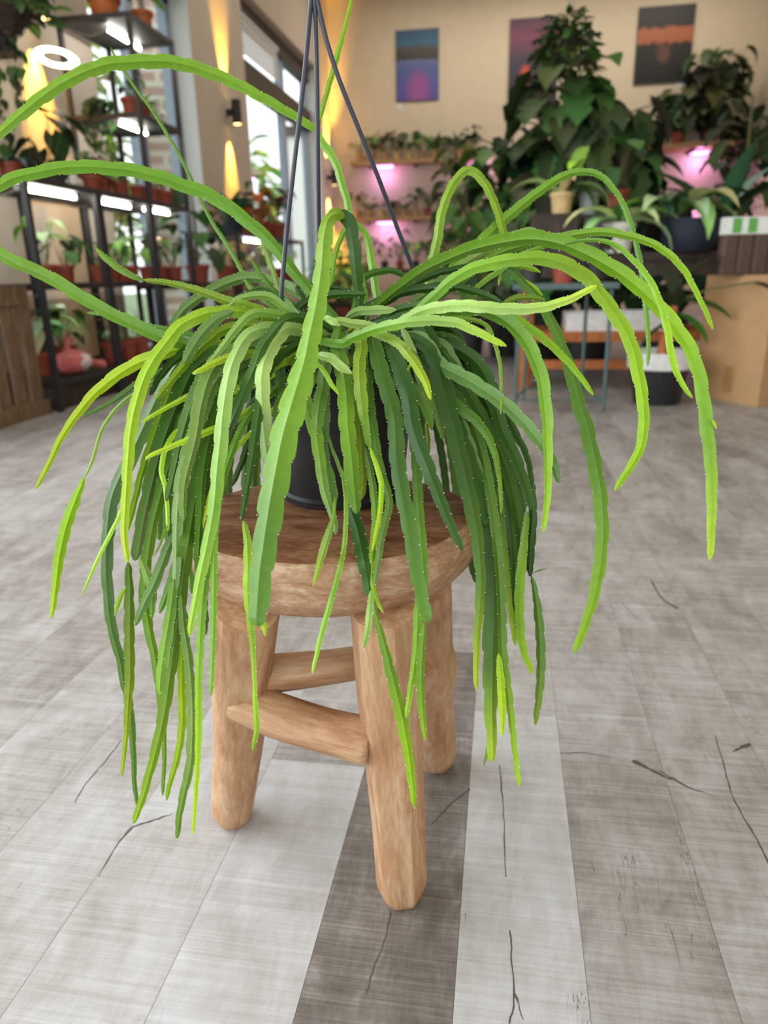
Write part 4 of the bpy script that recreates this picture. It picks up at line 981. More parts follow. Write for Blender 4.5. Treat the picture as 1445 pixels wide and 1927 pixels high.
ch.tube([(0, 0, 0.74), (0, 0, ZC-hb_.location.z)], 0.0025, 5); ch.build('hanger', M['black_metal'], hb_)
vn = thing('trailing_vine', 'heart-leaved vine trailing down the wall at the left edge', 'hanging plant', tuple(atX(2, 96, -2.62)))
potmesh(0.07, 0.1).build('pot', M['pot_dark'], vn)
f, s = foliage('vine', 0.72, 0.30, 9, ['mid', 'dark'], random.Random(8), 0.09, 0.085); f.build('foliage', M['leaf'], vn); s.build('stem', M['bark'], vn)
bk = MB(); bk.box((-0.2, -0.07, -0.02), (0.08, 0.07, 0)); bk.build('bracket_shelf', M['black_metal'], vn, False)
# ------------------------------------------------------------------ wall lamps: black up-and-down cylinders
SCONCES = []
for lab, px, py, X in (('black cylinder wall lamp above the racks at the upper left', 75, -6, -2.745), ('black cylinder wall lamp between the two left windows', 445, 211, -2.745), ('black cylinder wall lamp in the far corner', 629, 334, -2.725)):
    p = atX(px, py, X); SCONCES.append((X, p.y, p.z))
    t = thing('wall_lamp', lab, 'wall lamp', p)
    b = MB(); b.lathe([(0.0, -0.105), (0.038, -0.105), (0.044, -0.11), (0.047, -0.11), (0.047, 0.11), (0.044, 0.11), (0.038, 0.105), (0, 0.105)], n=24, cap=(False, False)); b.build('body', M['black_metal'], t)
    g = MB(); g.lathe([(0, -0.108), (0.036, -0.108), (0.036, -0.1065), (0, -0.1065)], n=20, cap=(False, False)); g.lathe([(0, 0.1065), (0.036, 0.1065), (0.036, 0.108), (0, 0.108)], n=20, cap=(False, False)); g.build('lens', M['bulb'], t)
    boxobj('bracket', (XL-X-0.0, -0.02, -0.03), (-0.03, 0.02, 0.03), M['black_metal'], t)
for nm, lab, loc, H, W, pal, lw in (('garden_bush', 'pale green bush outside the tall window behind the racks', (-5.5, 9.5, -0.25), 4.2, 1.0, ['pale', 'lime', 'vari'], 0.34), ('garden_tree', 'green tree outside the far left window', (-8.2, 23.0, -0.25), 5.0, 3.0, ['fresh', 'mid', 'lime'], 0.6)):
    t = thing(nm, lab, 'tree', loc); f, s = foliage('bush', H, W, 260, pal, random.Random(6), 0.0, lw); f.build('foliage', M['leaf'], t); s.build('trunk', M['bark'], t)
# ------------------------------------------------------------------ low rack by the far window
for (y, x, kind, H, W, n, pal, pot, r, h, lab, lw) in (
        (6.55, -2.42, 'spike', 0.42, 0.4, 14, ['teal', 'deep'], 'pot_navy', 0.11, 0.16, 'dark spiky plant in a blue-black pot on the low rack', 0.07),
        (7.0, -2.46, 'arch', 0.45, 0.4, 12, ['orange', 'orange', 'red'], 'terra_orange', 0.10, 0.16, 'orange bromeliad in an orange pot on the low rack', 0.08),
        (7.45, -2.46, 'heart', 0.4, 0.45, 11, ['dark', 'red', 'orange'], 'terracotta', 0.10, 0.16, 'red and green plant in terracotta pot on the low rack', 0.16),
        (7.9, -2.44, 'heart', 0.35, 0.4, 10, ['red', 'dark', 'red'], 'terracotta', 0.10, 0.16, 'dark red leafed plant at the far end of the low rack', 0.16)):
    P_('potted_plant', lab, (x, y, 1.03), kind, H, W, n, pal, pot, r, h, lw=lw)
P_('potted_plant', 'tall green-leaved plant standing before the white window reveal', (-2.45, 5.75, 0.62), 'climb', 0.55, 0.5, 12, ['dark', 'mid'], 'terracotta', 0.09, 0.14, lw=0.2)
st_ = thing('plant_bench', 'low dark wooden bench of pots beyond the tall rack', 'bench', (-2.5, 5.85, 0))
boxobj('top', (-0.28, -0.48, 0.58), (0.22, 0.40, 0.62), M['dark_wood'], st_)
for x in (-0.25, 0.17):
    for y in (-0.45, 0.34): boxobj('leg', (x, y, 0), (x+0.04, y+0.04, 0.58), M['dark_wood'], st_)
for k, (y, pal) in enumerate(((5.5, ['mid', 'pale']), (6.1, ['dark', 'mid']))):
    P_('potted_plant', ['terracotta pot at the near end of the dark bench', 'terracotta pot at the far end of the dark bench'][k], (-2.36, y, 0.62), 'bush', 0.22, 0.24, 40, pal, 'terracotta', 0.08, 0.13)
orch = thing('potted_orchid', 'purple orchid in a cream pot on the low rack shelf', 'potted plant', (-2.38, 6.75, 0.62))
potmesh(0.07, 0.11).build('pot', M['pot_white'], orch)
f, s = foliage('arch', 0.2, 0.2, 6, ['mid'], random.Random(3), 0.1, 0.05); f.build('foliage', M['leaf'], orch)
sp_ = MB(); sp_.tube([(0, 0, 0.1), (0.01, 0, 0.22), (0.03, -0.04, 0.3)], 0.003, 5); sp_.build('stalk', M['bark'], orch)
for k in range(7):
    fl = MB(); rr = random.Random(k); c0 = Vector((0.03+rr.uniform(-0.04, 0.05), rr.uniform(-0.08, 0.06), 0.27+rr.uniform(-0.07, 0.05)))
    for j in range(5):
        a = 2*math.pi*j/5; leafblade(fl, c0, (0.3, math.cos(a), math.sin(a)), (1, 0, 0.1), 0.035, 0.03, 'oval', (1, 1, 1), 0.3, rr)
    fl.build('flower', M['petal_purple'], orch)
for k, (y, kind, H, pal, lab, pot) in enumerate(((7.15, 'bush', 0.26, ['pale', 'vari'], 'white-flowered plant beside the purple orchid', 'pot_white'), (7.55, 'heart', 0.28, ['fresh', 'mid'], 'fresh green plant on the lower shelf beneath the red leaves', 'terracotta'), (7.95, 'bush', 0.3, ['lime', 'olive'], 'yellow-green plant at the far end of the lower shelf', 'terracotta'), (6.42, 'oval', 0.2, ['dark', 'mid'], 'dark green plant left of the purple orchid', 'terracotta'))):
    P_('potted_plant', lab, (-2.38, y, 0.62), kind, H, 0.3, 40 if kind == 'bush' else 10, pal, pot, 0.09, 0.12)
P_('potted_palm', 'bright green bushy plant on the floor in the far left corner', (-2.35, 10.4, 0.0), 'bush', 0.75, 0.7, 150, ['fresh', 'lime', 'mid'], 'pot_dark', 0.16, 0.3, lw=0.15)
P_('potted_palm', 'yellow-green bush beside the white pillar in the far corner', (-1.95, 9.2, 0.0), 'bush', 0.45, 0.6, 120, ['lime', 'olive', 'mid'], 'terracotta', 0.16, 0.26, lw=0.12)
# ------------------------------------------------------------------ back wall: two long oak shelves, pots, pink lamps, posters
def wall_shelf(label, x0, x1, z, d=0.26):
    t = thing('wall_shelf', label, 'shelf', ((x0+x1)/2, YB, z)); h = (x1-x0)/2
    b = MB(); b.box((-h, -d, -0.06), (h, -0.002, 0)); b.build('board', M['shelf_wood'], t, False)
    for x in (-h*0.7, 0, h*0.7): boxobj('bracket', (x-0.012, -d*0.8, -0.10), (x+0.012, -0.002, -0.058), M['black_metal'], t)
wall_shelf('upper oak wall shelf crowded with small pots', -2.50, -0.45, 2.36)
wall_shelf('lower oak wall shelf crowded with small pots', -2.55, -0.40, 1.53)
wall_shelf('oak wall shelf at the right carrying the tall dark climber', 1.9, 3.4, 2.36, 0.55)
ORD = ['first', 'second', 'third', 'fourth', 'fifth', 'sixth', 'seventh', 'eighth', 'ninth', 'tenth', 'eleventh', 'twelfth', 'thirteenth']
rs = random.Random(77)
def row(n, x0, x1, y, z, word, size, group, pots=('pot_tan', 'pot_tan', 'terracotta', 'pot_beige')):
    for k in range(n):
        x = x0+(x1-x0)*k/(n-1); kind = rs.choice(['heart', 'bush', 'oval', 'heart', 'spike'])
        pal = rs.choice([['mid', 'dark'], ['dark', 'deep'], ['mid', 'fresh'], ['olive', 'mid'], ['dark', 'red']])
        P_('small_potted_plant', '%s little potted plant from the left on %s' % (ORD[k], word), (x, y, z), kind, size*rs.uniform(0.8, 1.35), size*1.25, 30 if kind == 'bush' else 10, pal, rs.choice(pots), 0.062, 0.12, group=group, lw=0.11 if kind != 'spike' else 0.06)
row(10, -2.36, -0.58, YB-0.14, 2.36, 'the upper wall shelf', 0.27, 'pots on the upper wall shelf')
row(11, -2.42, -0.52, YB-0.14, 1.53, 'the lower wall shelf', 0.27, 'pots on the lower wall shelf')
sd = thing('potting_table', 'long wooden potting table below the two wall shelves', 'table', (-1.35, 11.75, 0))
boxobj('top', (-1.15, -0.4, 0.66), (1.1, 0.4, 0.72), M['dark_wood'], sd)
for x in (-1.08, 1.02):
    for y in (-0.35, 0.29): boxobj('leg', (x, y, 0), (x+0.06, y+0.06, 0.66), M['dark_wood'], sd)
row(9, -2.35, -0.4, 11.55, 0.72, 'the potting table', 0.36, 'pots on the potting table', ('pot_dark', 'terracotta', 'pot_white', 'pot_dark'))
GROWS = []
def grow(label, p, lx=0.24, pw=9, off=(0, -0.02, -0.12)):
    t = thing('grow_light', label, 'light', p)
    b = MB(); b.box((-lx/2, -0.05, -0.03), (lx/2, 0.05, -0.002)); b.build('glow_panel', M['grow'], t, False)
    boxobj('housing', (-lx/2-0.012, -0.06, -0.002), (lx/2+0.012, 0.06, 0.014), M['white_plastic'], t)
    GROWS.append((Vector(p)+Vector(off), pw, (1.0, 0.42, 1.0)))
def gp(px, py, Y): return tuple(atY(px, py, Y))
grow('pink grow light under the upper wall shelf, left end', (gp(722, 312, YB-0.2)[0], YB-0.18, 2.285), 0.28, 10)
grow('pink grow light under the lower wall shelf, left end', (gp(726, 417, YB-0.2)[0], YB-0.18, 1.455), 0.28, 10)
grow('pink grow light under the upper wall shelf, right end', (gp(905, 305, YB-0.2)[0]-0.05, YB-0.18, 2.285), 0.16, 7)
grow('pink grow light under the lower wall shelf, right end', (gp(880, 412, YB-0.2)[0]-0.05, YB-0.18, 1.455), 0.12, 6)
grow('pink grow light under the right wall shelf', (gp(1318, 285, YB-0.2)[0], YB-0.18, 2.285), 0.26, 12)
pl = gp(1303, 392, 12.2)
wall_shelf('lower oak wall shelf at the right behind the display table', 1.9, 3.4, 1.60)
grow('pink grow light low on the right, above the navy basket', (pl[0], YB-0.18, 1.525), 0.3, 12)
def poster(label, corners, mat, Y=YB-0.03):
    (x0, y0), (x1, y1) = corners; a = atY(x0, y0, Y); b = atY(x1, y1, Y)
    t = thing('poster', label, 'poster', ((a.x+b.x)/2, YB-0.002, (a.z+b.z)/2)); w_, h_ = (b.x-a.x)/2, (a.z-b.z)/2
    boxobj('backing', (-w_, -0.026, -h_), (w_, 0.0, h_), M['black_metal'], t)
    f = MB(); f.box((-w_*0.985, -0.03, -h_*0.99), (w_*0.985, -0.0262, h_*0.99)); f.tc = [((v[0]/w_+1)/2, 0, (v[2]/h_+1)/2) for v in f.v]; f.build('print', mat, t, False)
def poster_mat(name, stops, accent, band=0.02):
    m, nt, b = new_mat(name); a = N(nt, 'ShaderNodeAttribute', attribute_name='tc'); sx = N(nt, 'ShaderNodeSeparateXYZ'); L(nt, a.outputs['Vector'], sx.inputs[0])
    no = N(nt, 'ShaderNodeTexNoise', Scale=6.0, Detail=4.0); L(nt, a.outputs['Vector'], no.inputs['Vector'])
    v = N(nt, 'ShaderNodeMath', operation='MULTIPLY_ADD'); v.inputs[1].default_value = 0.16
    s2 = N(nt, 'ShaderNodeMath', operation='SUBTRACT'); s2.inputs[1].default_value = 0.08
    L(nt, no.outputs['Fac'], v.inputs[0]); L(nt, sx.outputs[2], v.inputs[2]); L(nt, v.outputs[0], s2.inputs[0])
    r = ramp(nt, s2.outputs[0], stops)
    (cx, cz, rad, colr) = accent
    vd = N(nt, 'ShaderNodeVectorMath', operation='DISTANCE'); vd.inputs[1].default_value = (cx, 0, cz); L(nt, a.outputs['Vector'], vd.inputs[0])
    mr = N(nt, 'ShaderNodeMapRange'); mr.inputs['From Min'].default_value = rad; mr.inputs['From Max'].default_value = rad*0.4; L(nt, vd.outputs['Value'], mr.inputs['Value'])
    mx = N(nt, 'ShaderNodeMix', data_type='RGBA'); L(nt, mr.outputs['Result'], mx.inputs[0]); L(nt, r.outputs['Color'], mx.inputs[6]); mx.inputs[7].default_value = (*lin(colr), 1)
    L(nt, mx.outputs[2], b.inputs['Base Color']); b.inputs['Roughness'].default_value = 0.5; return m
poster('blue lakeside poster with a dark tree line on the back wall', ((744, 58), (825, 187)), poster_mat('lake_print', [(0.0, lin((86, 74, 150))), (0.2, lin((84, 84, 164))), (0.45, lin((74, 92, 150))), (0.57, lin((96, 104, 150))), (0.60, lin((44, 44, 46))), (0.72, lin((70, 66, 60))), (0.80, lin((40, 96, 132))), (1.0, lin((34, 76, 110)))], (0.52, 0.16, 0.34, (150, 80, 150))))
poster('dark purple poster half hidden behind the hanging plant', ((960, 36), (1045, 214)), poster_mat('purple_print', [(0.0, lin((34, 34, 46))), (0.3, lin((40, 46, 66))), (0.6, lin((66, 54, 76))), (0.8, lin((120, 54, 84))), (1.0, lin((70, 40, 70)))], (0.35, 0.42, 0.14, (206, 84, 50))))
poster('black poster with an orange band at the upper right', ((1203, 14), (1296, 153)), poster_mat('band_print', [(0.0, lin((22, 20, 20))), (0.5, lin((26, 24, 24))), (0.54, lin((160, 92, 60))), (0.70, lin((170, 98, 64))), (0.73, lin((38, 36, 36))), (1.0, lin((44, 42, 42)))], (0.5, 0.38, 0.16, (96, 62, 50))))
for px, py, lab in ((752, 200, 'tiny white caption card under the blue poster'), (1278, 158, 'tiny white caption card under the black poster')):
    a = atY(px, py, YB); o = boxobj('caption_card', (a.x-0.05, YB-0.004, a.z-0.035), (a.x+0.05, YB-0.0005, a.z+0.035), M['label_white']); tag(o, lab, 'card')
# ------------------------------------------------------------------ right: display table, big plants
TY = 4.45
tb = thing('display_table', 'dark display table carrying the big houseplants', 'table', (0.95, 4.75, 0))
boxobj('top', (-0.86, -0.36, 0.70), (0.62, 0.46, 0.745), M['dark_wood'], tb)
boxobj('apron', (-0.84, -0.34, 0.62), (0.60, -0.31, 0.70), M['dark_wood'], tb)
for x in (-0.84, 0.54):
    for y in (-0.33, 0.37): boxobj('leg', (x, y, 0), (x+0.06, y+0.06, 0.70), M['pine'], tb)
wbn = thing('wooden_bench', 'orange pine bench under the dark display table', 'bench', (0.63, 4.3, 0))
for z in (0.115, 0.27): boxobj('rail', (-0.52, -0.02, z), (0.70, 0.02, z+0.05), M['pine'], wbn)
for x in (-0.55, 0.66): boxobj('leg', (x, -0.035, 0), (x+0.06, 0.03, 0.58), M['pine'], wbn)
boxobj('shelf', (-0.52, 0.0, 0.30), (0.70, 0.5, 0.325), M['pine'], wbn)
wc = thing('white_tray', 'white plastic tray on the pine bench', 'tray', (0.62, 4.42, 0.325))
boxobj('base', (-0.26, -0.09, 0), (0.26, 0.2, 0.02), M['white_plastic'], wc)
boxobj('side', (-0.27, -0.1, 0), (0.27, -0.085, 0.10), M['white_plastic'], wc); boxobj('side', (-0.27, 0.19, 0), (0.27, 0.205, 0.10), M['white_plastic'], wc)
for x in (-0.27, 0.255): boxobj('end', (x, -0.085, 0), (x+0.015, 0.19, 0.10), M['white_plastic'], wc)
# green metal plant stand
gs = thing('metal_plant_stand', 'green-grey metal plant stand with thin legs before the pine bench', 'plant stand', (0.275, 3.66, 0))
for x, y in ((-0.21, -0.08), (0.215, -0.08), (-0.16, 0.26), (0.14, 0.26)): 
    b = MB(); b.tube([(x, y, 0), (x*0.98, y, 0.58)], 0.0095, 8); b.build('leg', M['green_metal'], gs)
for z in (0.055,):
    b = MB()
    for p, q in (((-0.21, -0.08), (0.215, -0.08)), ((0.215, -0.08), (0.14, 0.26)), ((0.14, 0.26), (-0.16, 0.26)), ((-0.16, 0.26), (-0.21, -0.08))): b.tube([(*p, z), (*q, z)], 0.0055, 6)
    b.build('brace', M['green_metal'], gs)
boxobj('tray', (-0.24, -0.11, 0.575), (0.24, 0.29, 0.60), M['green_metal'], gs)
for k, (x, y, pot, kind, pal, lab) in enumerate(((0.12, 3.72, 'pot_dark', 'bush', ['dark', 'mid'], 'small dark bushy plant at the left of the green metal stand'), (0.27, 3.66, 'terracotta', 'oval', ['mid', 'dark'], 'terracotta potted plant at the centre of the green metal stand'), (0.42, 3.72, 'pot_dark', 'heart', ['deep', 'mid'], 'dark heart-leaved plant at the right of the green metal stand'))):
    P_('potted_plant', lab, (x, y, 0.60), kind, 0.15, 0.2, 24 if kind == 'bush' else 9, pal, pot, 0.058, 0.10)
# wooden box and pots along the table front
bx_ = thing('wooden_box', 'dark wooden box on the display table front', 'box', (0.26, 4.5, 0.745))
boxobj('side', (-0.13, -0.09, 0), (0.13, -0.075, 0.20), M['dark_wood'], bx_); boxobj('side', (-0.13, 0.09, 0), (0.13, 0.105, 0.20), M['dark_wood'], bx_)
for x in (-0.13, 0.115): boxobj('end', (x, -0.075, 0), (x+0.015, 0.09, 0.20), M['dark_wood'], bx_)
boxobj('base', (-0.115, -0.075, 0), (0.115, 0.09, 0.015), M['dark_wood'], bx_); boxobj('lid', (-0.135, -0.095, 0.20), (0.135, 0.11, 0.215), M['dark_wood'], bx_)
bx2 = thing('grey_box', 'grey planting box beside the white pot on the display table', 'box', (0.555, 4.56, 0.745))
boxobj('body', (-0.13, -0.1, 0), (0.09, 0.12, 0.2), M['pot_grey'], bx2); boxobj('rim', (-0.135, -0.105, 0.19), (0.095, 0.125, 0.21), M['board_grey'], bx2)
P_('potted_plant', 'pale yellow pot with cream-splashed leaves on the dark wooden box', (0.30, 4.5, 0.96), 'arch', 0.32, 0.3, 9, ['vari', 'pale', 'mid'], 'pot_beige', 0.066, 0.115, lw=0.08)
P_('potted_plant', 'silver-grey pot with lime leaves on the grey box', (0.46, 4.58, 0.955), 'oval', 0.26, 0.3, 9, ['fresh', 'lime', 'mid'], 'pot_silver', 0.06, 0.12, lw=0.14)
P_('potted_plant', 'terracotta pot with dark leaves on the grey box', (0.61, 4.58, 0.955), 'oval', 0.3, 0.36, 10, ['dark', 'deep', 'mid'], 'terracotta', 0.062, 0.13, lw=0.16)
P_('potted_plant', 'white tapered pot with striped arching leaves on the table', (0.615, 4.40, 0.745), 'arch', 0.42, 0.4, 12, ['pale', 'mid', 'vari'], 'pot_white', 0.085, 0.155, lw=0.09)
P_('potted_plant', 'blue-green plant with long leaves behind the white pot', (0.80, 4.75, 0.745), 'arch', 0.52, 0.5, 12, ['teal', 'blue', 'deep'], 'pot_dark', 0.08, 0.16, lw=0.14)
P_('potted_calathea', 'cream and green striped plant above the navy basket', (0.93, 4.52, 0.745), 'arch', 0.48, 0.5, 16, ['vari', 'pale', 'mid', 'teal'], 'pot_dark', 0.08, 0.2, lw=0.14)
P_('potted_plant', 'grey-blue pointed plant at the right end of the display table', (1.20, 4.62, 0.745), 'spike', 0.5, 0.4, 10, ['blue', 'teal', 'dark'], 'pot_dark', 0.08, 0.16, lw=0.11)
P_('potted_plant', 'round-leaved dark vine at the right end of the table', (1.42, 5.1, 0.745), 'climb', 0.72, 0.5, 26, ['deep', 'dark'], 'pot_dark', 0.09, 0.16, lw=0.14)
nv = thing('navy_basket', 'navy woven basket on the display table', 'basket', (0.94, 4.42, 0.745)); nv.location = (0.97, 4.36, 0.745)
mb = MB(); mb.lathe([(0, 0), (0.11, 0), (0.145, 0.05), (0.15, 0.12), (0.14, 0.165), (0.132, 0.165), (0.14, 0.12), (0, 0.02)], n=28, cap=(False, False)); mb.build('body', M['pot_navy'], nv)
for s_g in (-1, 1):
    hd = MB(); hd.tube([(s_g*0.142, -0.03, 0.15), (s_g*0.155, -0.02, 0.185), (s_g*0.155, 0.02, 0.185), (s_g*0.142, 0.03, 0.15)], 0.007, 6); hd.build('handle', M['pot_navy'], nv)
bpy.data.objects['navy_basket'].location = (0.99, 4.27+0.14, 0.745)
# big climbers behind the table, standing on the floor
big = [('tall_monstera', 'tallest split-leaf monstera climbing behind the display table', (0.38, 5.9), 1.68, 0.85, 110, 'climb', ['deep', 'dark', 'dark', 'mid'], 0.26),
       ('leaning_monstera', 'broad dark monstera right of the tall pole plant', (0.68, 5.85), 1.42, 0.75, 92, 'climb', ['deep', 'dark', 'dark'], 0.27),
       ('bushy_philodendron', 'bushy dark philodendron to the left behind the yellow pot', (0.02, 6.1), 1.30, 0.8, 80, 'climb', ['dark', 'deep', 'mid'], 0.2),
       ('wide_monstera', 'low wide monstera filling the gap above the navy basket', (1.16, 5.7), 0.72, 0.9, 56, 'climb', ['deep', 'dark', 'teal'], 0.26),
       ('drooping_philodendron', 'drooping olive plant at the left end of the jungle', (-0.36, 6.6), 1.32, 0.6, 60, 'climb', ['dark', 'olive', 'deep'], 0.15),
       ('shrub_plant', 'dense green shrub behind the wooden box', (0.22, 5.45), 0.85, 0.85, 60, 'climb', ['dark', 'mid', 'deep'], 0.2),
       ('leafy_shrub', 'leafy green shrub below the pink lamp at the left', (-0.30, 5.6), 0.80, 0.6, 56, 'climb', ['mid', 'dark', 'olive'], 0.14)]
for nm, lab, (x, y), H, W, n, kind, pal, lw in big:
    P_(nm, lab, (x, y, 0), kind, H, W, n, pal, 'pot_dark', 0.17, 0.32, lw=lw)
P_('banana_plant', 'upright plant with one long pale leaf rising above the monsteras', (0.56, 5.5, 0), 'spike', 1.72, 0.4, 4, ['mid', 'teal'], 'pot_dark', 0.16, 0.3, lw=0.14)
hp = thing('hanging_fern', 'dense hanging plant on a cord in front of the purple poster', 'hanging plant', (0.375, 6.0, 2.06))
potmesh(0.09, 0.13).build('pot', M['pot_dark'], hp)
f, s = foliage('bush', 0.60, 0.46, 420, ['mid', 'dark', 'dark', 'olive'], random.Random(14), -0.26, 0.075); f.build('foliage', M['leaf'], hp); s.build('stalk', M['bark'], hp)
c = MB(); c.tube([(0, 0, 0.1), (0, 0, ZC-2.06)], 0.004, 6); c.tube([(0.05, 0, 0.1), (0.0, 0, 0.9)], 0.003, 6); c.build('cord', M['cable'], hp)
P_('tall_climber', 'tall dark climber of round leaves on the right wall shelf', (2.86, YB-0.36, 2.36), 'climb', 0.95, 0.9, 70, ['deep', 'black', 'dark'], 'terracotta', 0.10, 0.16, lw=0.27)
P_('small_climber', 'dark bushy climber left of the tall one on the right wall shelf', (2.42, YB-0.36, 2.36), 'climb', 0.50, 0.7, 50, ['deep', 'black', 'dark'], 'terracotta', 0.10, 0.16, lw=0.25)
P_('trailing_climber', 'dark trailing plant hanging off the right end of the wall shelf', (3.22, YB-0.36, 2.36), 'vine', 1.1, 0.6, 12, ['deep', 'black'], 'terracotta', 0.09, 0.15, lw=0.22)
# ------------------------------------------------------------------ right: black pot with white rim, carton, bags
rp = thing('rubber_plant', 'broad-leaved plant in a black bucket with a white rim on the floor', 'potted plant', (0.79, 3.86, 0))
mb = MB(); mb.lathe([(0, 0), (0.115, 0), (0.140, 0.17), (0.144, 0.20), (0, 0.20)], n=32, cap=(False, False)); mb.build('pot', M['pot_black'], rp)
mb = MB(); mb.lathe([(0.144, 0.175), (0.158, 0.18), (0.164, 0.245), (0.168, 0.262), (0.156, 0.262), (0.15, 0.22), (0, 0.215)], n=32, cap=(False, False)); mb.build('rim', M['white_plastic'], rp)
tk = MB(); tk.tube([(0, 0, 0.2), (0.02, 0.0, 0.36), (0.05, 0.02, 0.5)], [0.03, 0.026, 0.018], 10); tk.build('trunk', M['pine'], rp)
f = MB(); rr = random.Random(5)
for (dx, dz, L_, el) in ((1.0, 0.5, 0.30, 0.1), (0.5, 0.52, 0.28, 1.4), (-0.7, 0.48, 0.28, 0.5), (-0.4, 0.5, 0.26, 1.5), (0.9, 0.44, 0.24, -0.3), (-0.9, 0.40, 0.22, -0.3), (0.2, 0.5, 0.26, 0.9), (-0.1, 0.46, 0.24, 0.3)):
    leafblade(f, (0.05, 0.02, dz), (dx, rr.uniform(-0.7, 0.4), el), (0, 0, 1), L_, L_*0.42, 'oval', lin(GR[rr.choice(['dark', 'deep', 'mid'])]), 0.5, rr)
f.build('foliage', M['leaf'], rp)
s = MB(); s.tube([(0.05, 0.02, 0.5), (0.2, -0.02, 0.56), (0.36, -0.08, 0.585)], 0.006, 6); s.build('stalk', M['bark'], rp)
lf = MB(); leafblade(lf, (0.36, -0.08, 0.585), (1, -0.2, -0.05), (0, 0, 1), 0.2, 0.085, 'oval', lin(GR['deep']), 0.8, rr); lf.build('leaf', M['leaf'], rp)
cb = thing('cardboard_box', 'tall brown cardboard box on the floor at the right edge', 'box', (1.225, 3.74, 0), math.radians(-14))
mb = MB()
cw, cd, chh = 0.50, 0.36, 0.615
A = math.radians(122)
e1 = Vector((math.cos(A), math.sin(A), 0))*0.34; e2 = Vector((0.96, 0.28, 0))*0.5
# the box is turned with one upright edge towards the camera
ang1 = math.atan2(4.069-3.727, 1.037-1.24)
cb.rotation_euler = (0, 0, 0); cb.location = (1.24, 3.727, 0)
u1 = Vector((math.cos(ang1), math.sin(ang1), 0)); u2 = Vector((u1.y, -u1.x, 0))
def pr(mb, o, a, b, h, z0=0.0):
    i0 = len(mb.v)
    for z in (z0, z0+h):
        for q in (o, o+a, o+a+b, o+b): mb.add((q.x, q.y, z))
    for q in ((3, 2, 1, 0), (4, 5, 6, 7), (0, 1, 5, 4), (1, 2, 6, 5), (2, 3, 7, 6), (3, 0, 4, 7)): mb.face(*[i0+i for i in q])
pr(mb, Vector((0, 0, 0)), u1*0.42, u2*0.52, chh); mb.build('carton', M['cardboard'], cb, False)
for k in (0, 1):
    fl = MB(); pr(fl, u2*(0.002+0.2605*k)+u1*-0.001, u1*0.422, u2*0.257, 0.004, chh); fl.build('flap', M['cardboard'], cb, False)
tp = MB(); pr(tp, u1*0.17-u2*0.0012, u1*0.06, u2*0.0012, 0.13, 0.05); tp.build('tape', M['tape'], cb, False)
bag_labels = ['brown substrate bag with green label, leftmost on the cardboard box', 'brown substrate bag with green label, second from left on the box', 'brown substrate bag with pale label, third on the cardboard box', 'brown substrate bag at the right edge of the picture']
for k in range(4):
    o_ = Vector((1.24, 3.727, 0))+u1*0.19+u2*(0.005+0.098*k)
    o_ = Vector((0, 0, 0))
    pxs = (1366, 1396, 1427, 1458)[k]
    q = atY(pxs, 505, 3.9); 
    t = thing('substrate_bag', bag_labels[k], 'bag', (q.x, 3.9+0.012*k, chh+0.005), 0.12, 'substrate bags on the box')
    b = MB()
    for z, kx in ((0, 0.94), (0.02, 1.0), (0.13, 1.0), (0.24, 0.97), (0.262, 0.9)):
        w2, d2 = 0.041*kx, 0.03*kx
        for sx_, sy_ in ((-1, -0.6), (-0.6, -1), (0.6, -1), (1, -0.6), (1, 0.6), (0.6, 1), (-0.6, 1), (-1, 0.6)): b.add((sx_*w2, sy_*d2, z))
    for r_ in range(4):
        for i in range(8): b.face(r_*8+i, r_*8+(i+1) % 8, r_*8+8+(i+1) % 8, r_*8+8+i)
    b.face(*range(7, -1, -1)); b.face(*range(32, 40)); b.build('bag', M['bag_brown'], t, False)
    boxobj('label_band', (-0.0412, -0.0312, 0.185), (0.0412, 0.028, 0.262), M['label_white'], t)
    if k < 3: boxobj('label_print', (-0.006, -0.032, 0.19), (0.036, -0.0311, 0.257), M['label_green' if k < 2 else 'white_plastic'], t)
# ------------------------------------------------------------------ light
wd = bpy.data.worlds.new('sky'); scene.world = wd; wd.use_nodes = True
nt = wd.node_tree; bg = nt.nodes['Background']
bg.inputs['Color'].default_value = (0.93, 0.97, 1.0, 1); bg.inputs['Strength'].default_value = 3.6
def area(name, loc, direction, sx, sy, power, col=(1, 1, 1)):
    l = bpy.data.lights.new(name, 'AREA'); l.shape = 'RECTANGLE'; l.size = sx; l.size_y = sy; l.energy = power; l.color = col
    o = bpy.data.objects.new(name, l); C.objects.link(o); o.location = loc
    o.rotation_euler = Vector(direction).to_track_quat('-Z', 'Y').to_euler(); return o
area('window_daylight', (XL-0.1, 0.2, 1.9), (1, 0, -0.12), 4.6, 2.8, 285, (0.93, 0.97, 1.0))
area('shopfront_daylight', (0.2, YF+0.05, 1.9), (0, 1, -0.1), 5.2, 2.8, 70, (0.95, 0.98, 1.0))
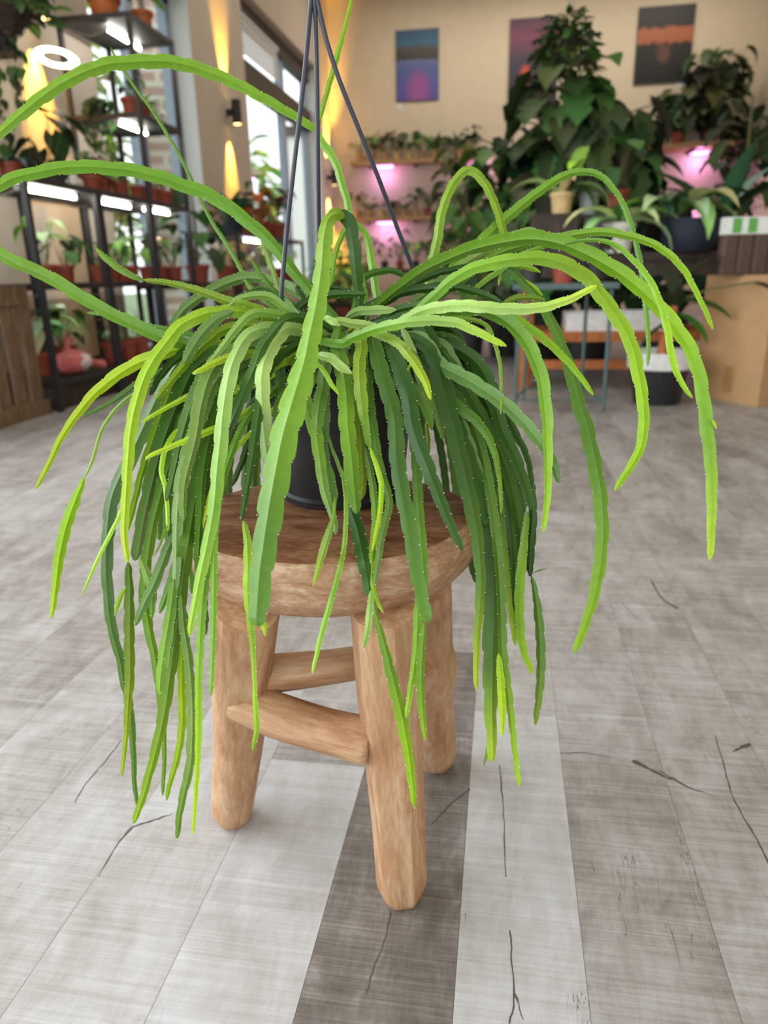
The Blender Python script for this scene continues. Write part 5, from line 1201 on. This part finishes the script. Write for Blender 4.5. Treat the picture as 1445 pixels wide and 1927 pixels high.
for i, (x, y) in enumerate(((-1.0, 0.2), (1.6, 0.2), (-1.2, 3.8), (-1.2, 7.5), (-1.2, 11.0), (0.4, 11.2), (2.2, 11.2))):
    area('ceiling_lamp', (x, y, ZC-0.05), (0, 0, -1), 1.2, 0.5, (22, 18, 34, 36, 46, 46, 46)[i], (1.0, 0.96, 0.90) if y < 5 else (1.0, 0.90, 0.76))
def spot(name, loc, d, power, col, ang, blend=0.6, r=0.01):
    l = bpy.data.lights.new(name, 'SPOT'); l.energy = power; l.color = col; l.spot_size = math.radians(ang); l.spot_blend = blend; l.shadow_soft_size = r
    o = bpy.data.objects.new(name, l); C.objects.link(o); o.location = loc; o.rotation_euler = Vector(d).to_track_quat('-Z', 'Y').to_euler(); return o
def point(name, loc, power, col, r=0.03):
    l = bpy.data.lights.new(name, 'POINT'); l.energy = power; l.color = col; l.shadow_soft_size = r
    o = bpy.data.objects.new(name, l); C.objects.link(o); o.location = loc; return o
for k, p in enumerate(SCONCES):
    for d in (1, -1):
        spot('sconce_beam', Vector(p)+Vector((0, 0, 0.125*d)), (-0.24, 0.2 if k == 2 else 0, d), 330 if k < 2 else 760, (1.0, 0.50, 0.06), 48, 0.85)
for p, wv, col in GROWS: point('grow_glow', p, wv*0.65, col)
# ------------------------------------------------------------------ camera
cam = bpy.data.cameras.new('camera'); co = bpy.data.objects.new('camera', cam); C.objects.link(co)
fw = ray(722.5, 963.5).normalized(); rg = (ray(1722.5, 963.5)-ray(722.5, 963.5)).normalized(); upv = rg.cross(fw)
mt = Matrix((rg, upv, -fw)).transposed().to_4x4(); mt.translation = CAM; co.matrix_world = mt
cam.sensor_fit = 'VERTICAL'; cam.sensor_height = 36; cam.lens = F*36/1927; cam.clip_start = 0.02; cam.clip_end = 200
cam.dof.use_dof = True; cam.dof.focus_distance = 0.66; cam.dof.aperture_fstop = 5.2
scene.camera = co
vs = scene.view_settings; vs.view_transform = 'Standard'; vs.look = 'None'; vs.gamma = 1; vs.use_curve_mapping = False; vs.exposure = -0.82
cy = scene.cycles; cy.max_bounces = 7; cy.diffuse_bounces = 4; cy.glossy_bounces = 3; cy.transparent_max_bounces = 8; cy.transmission_bounces = 4; cy.use_denoising = True; cy.sample_clamp_indirect = 6.0; cy.caustics_reflective = False; cy.caustics_refractive = False
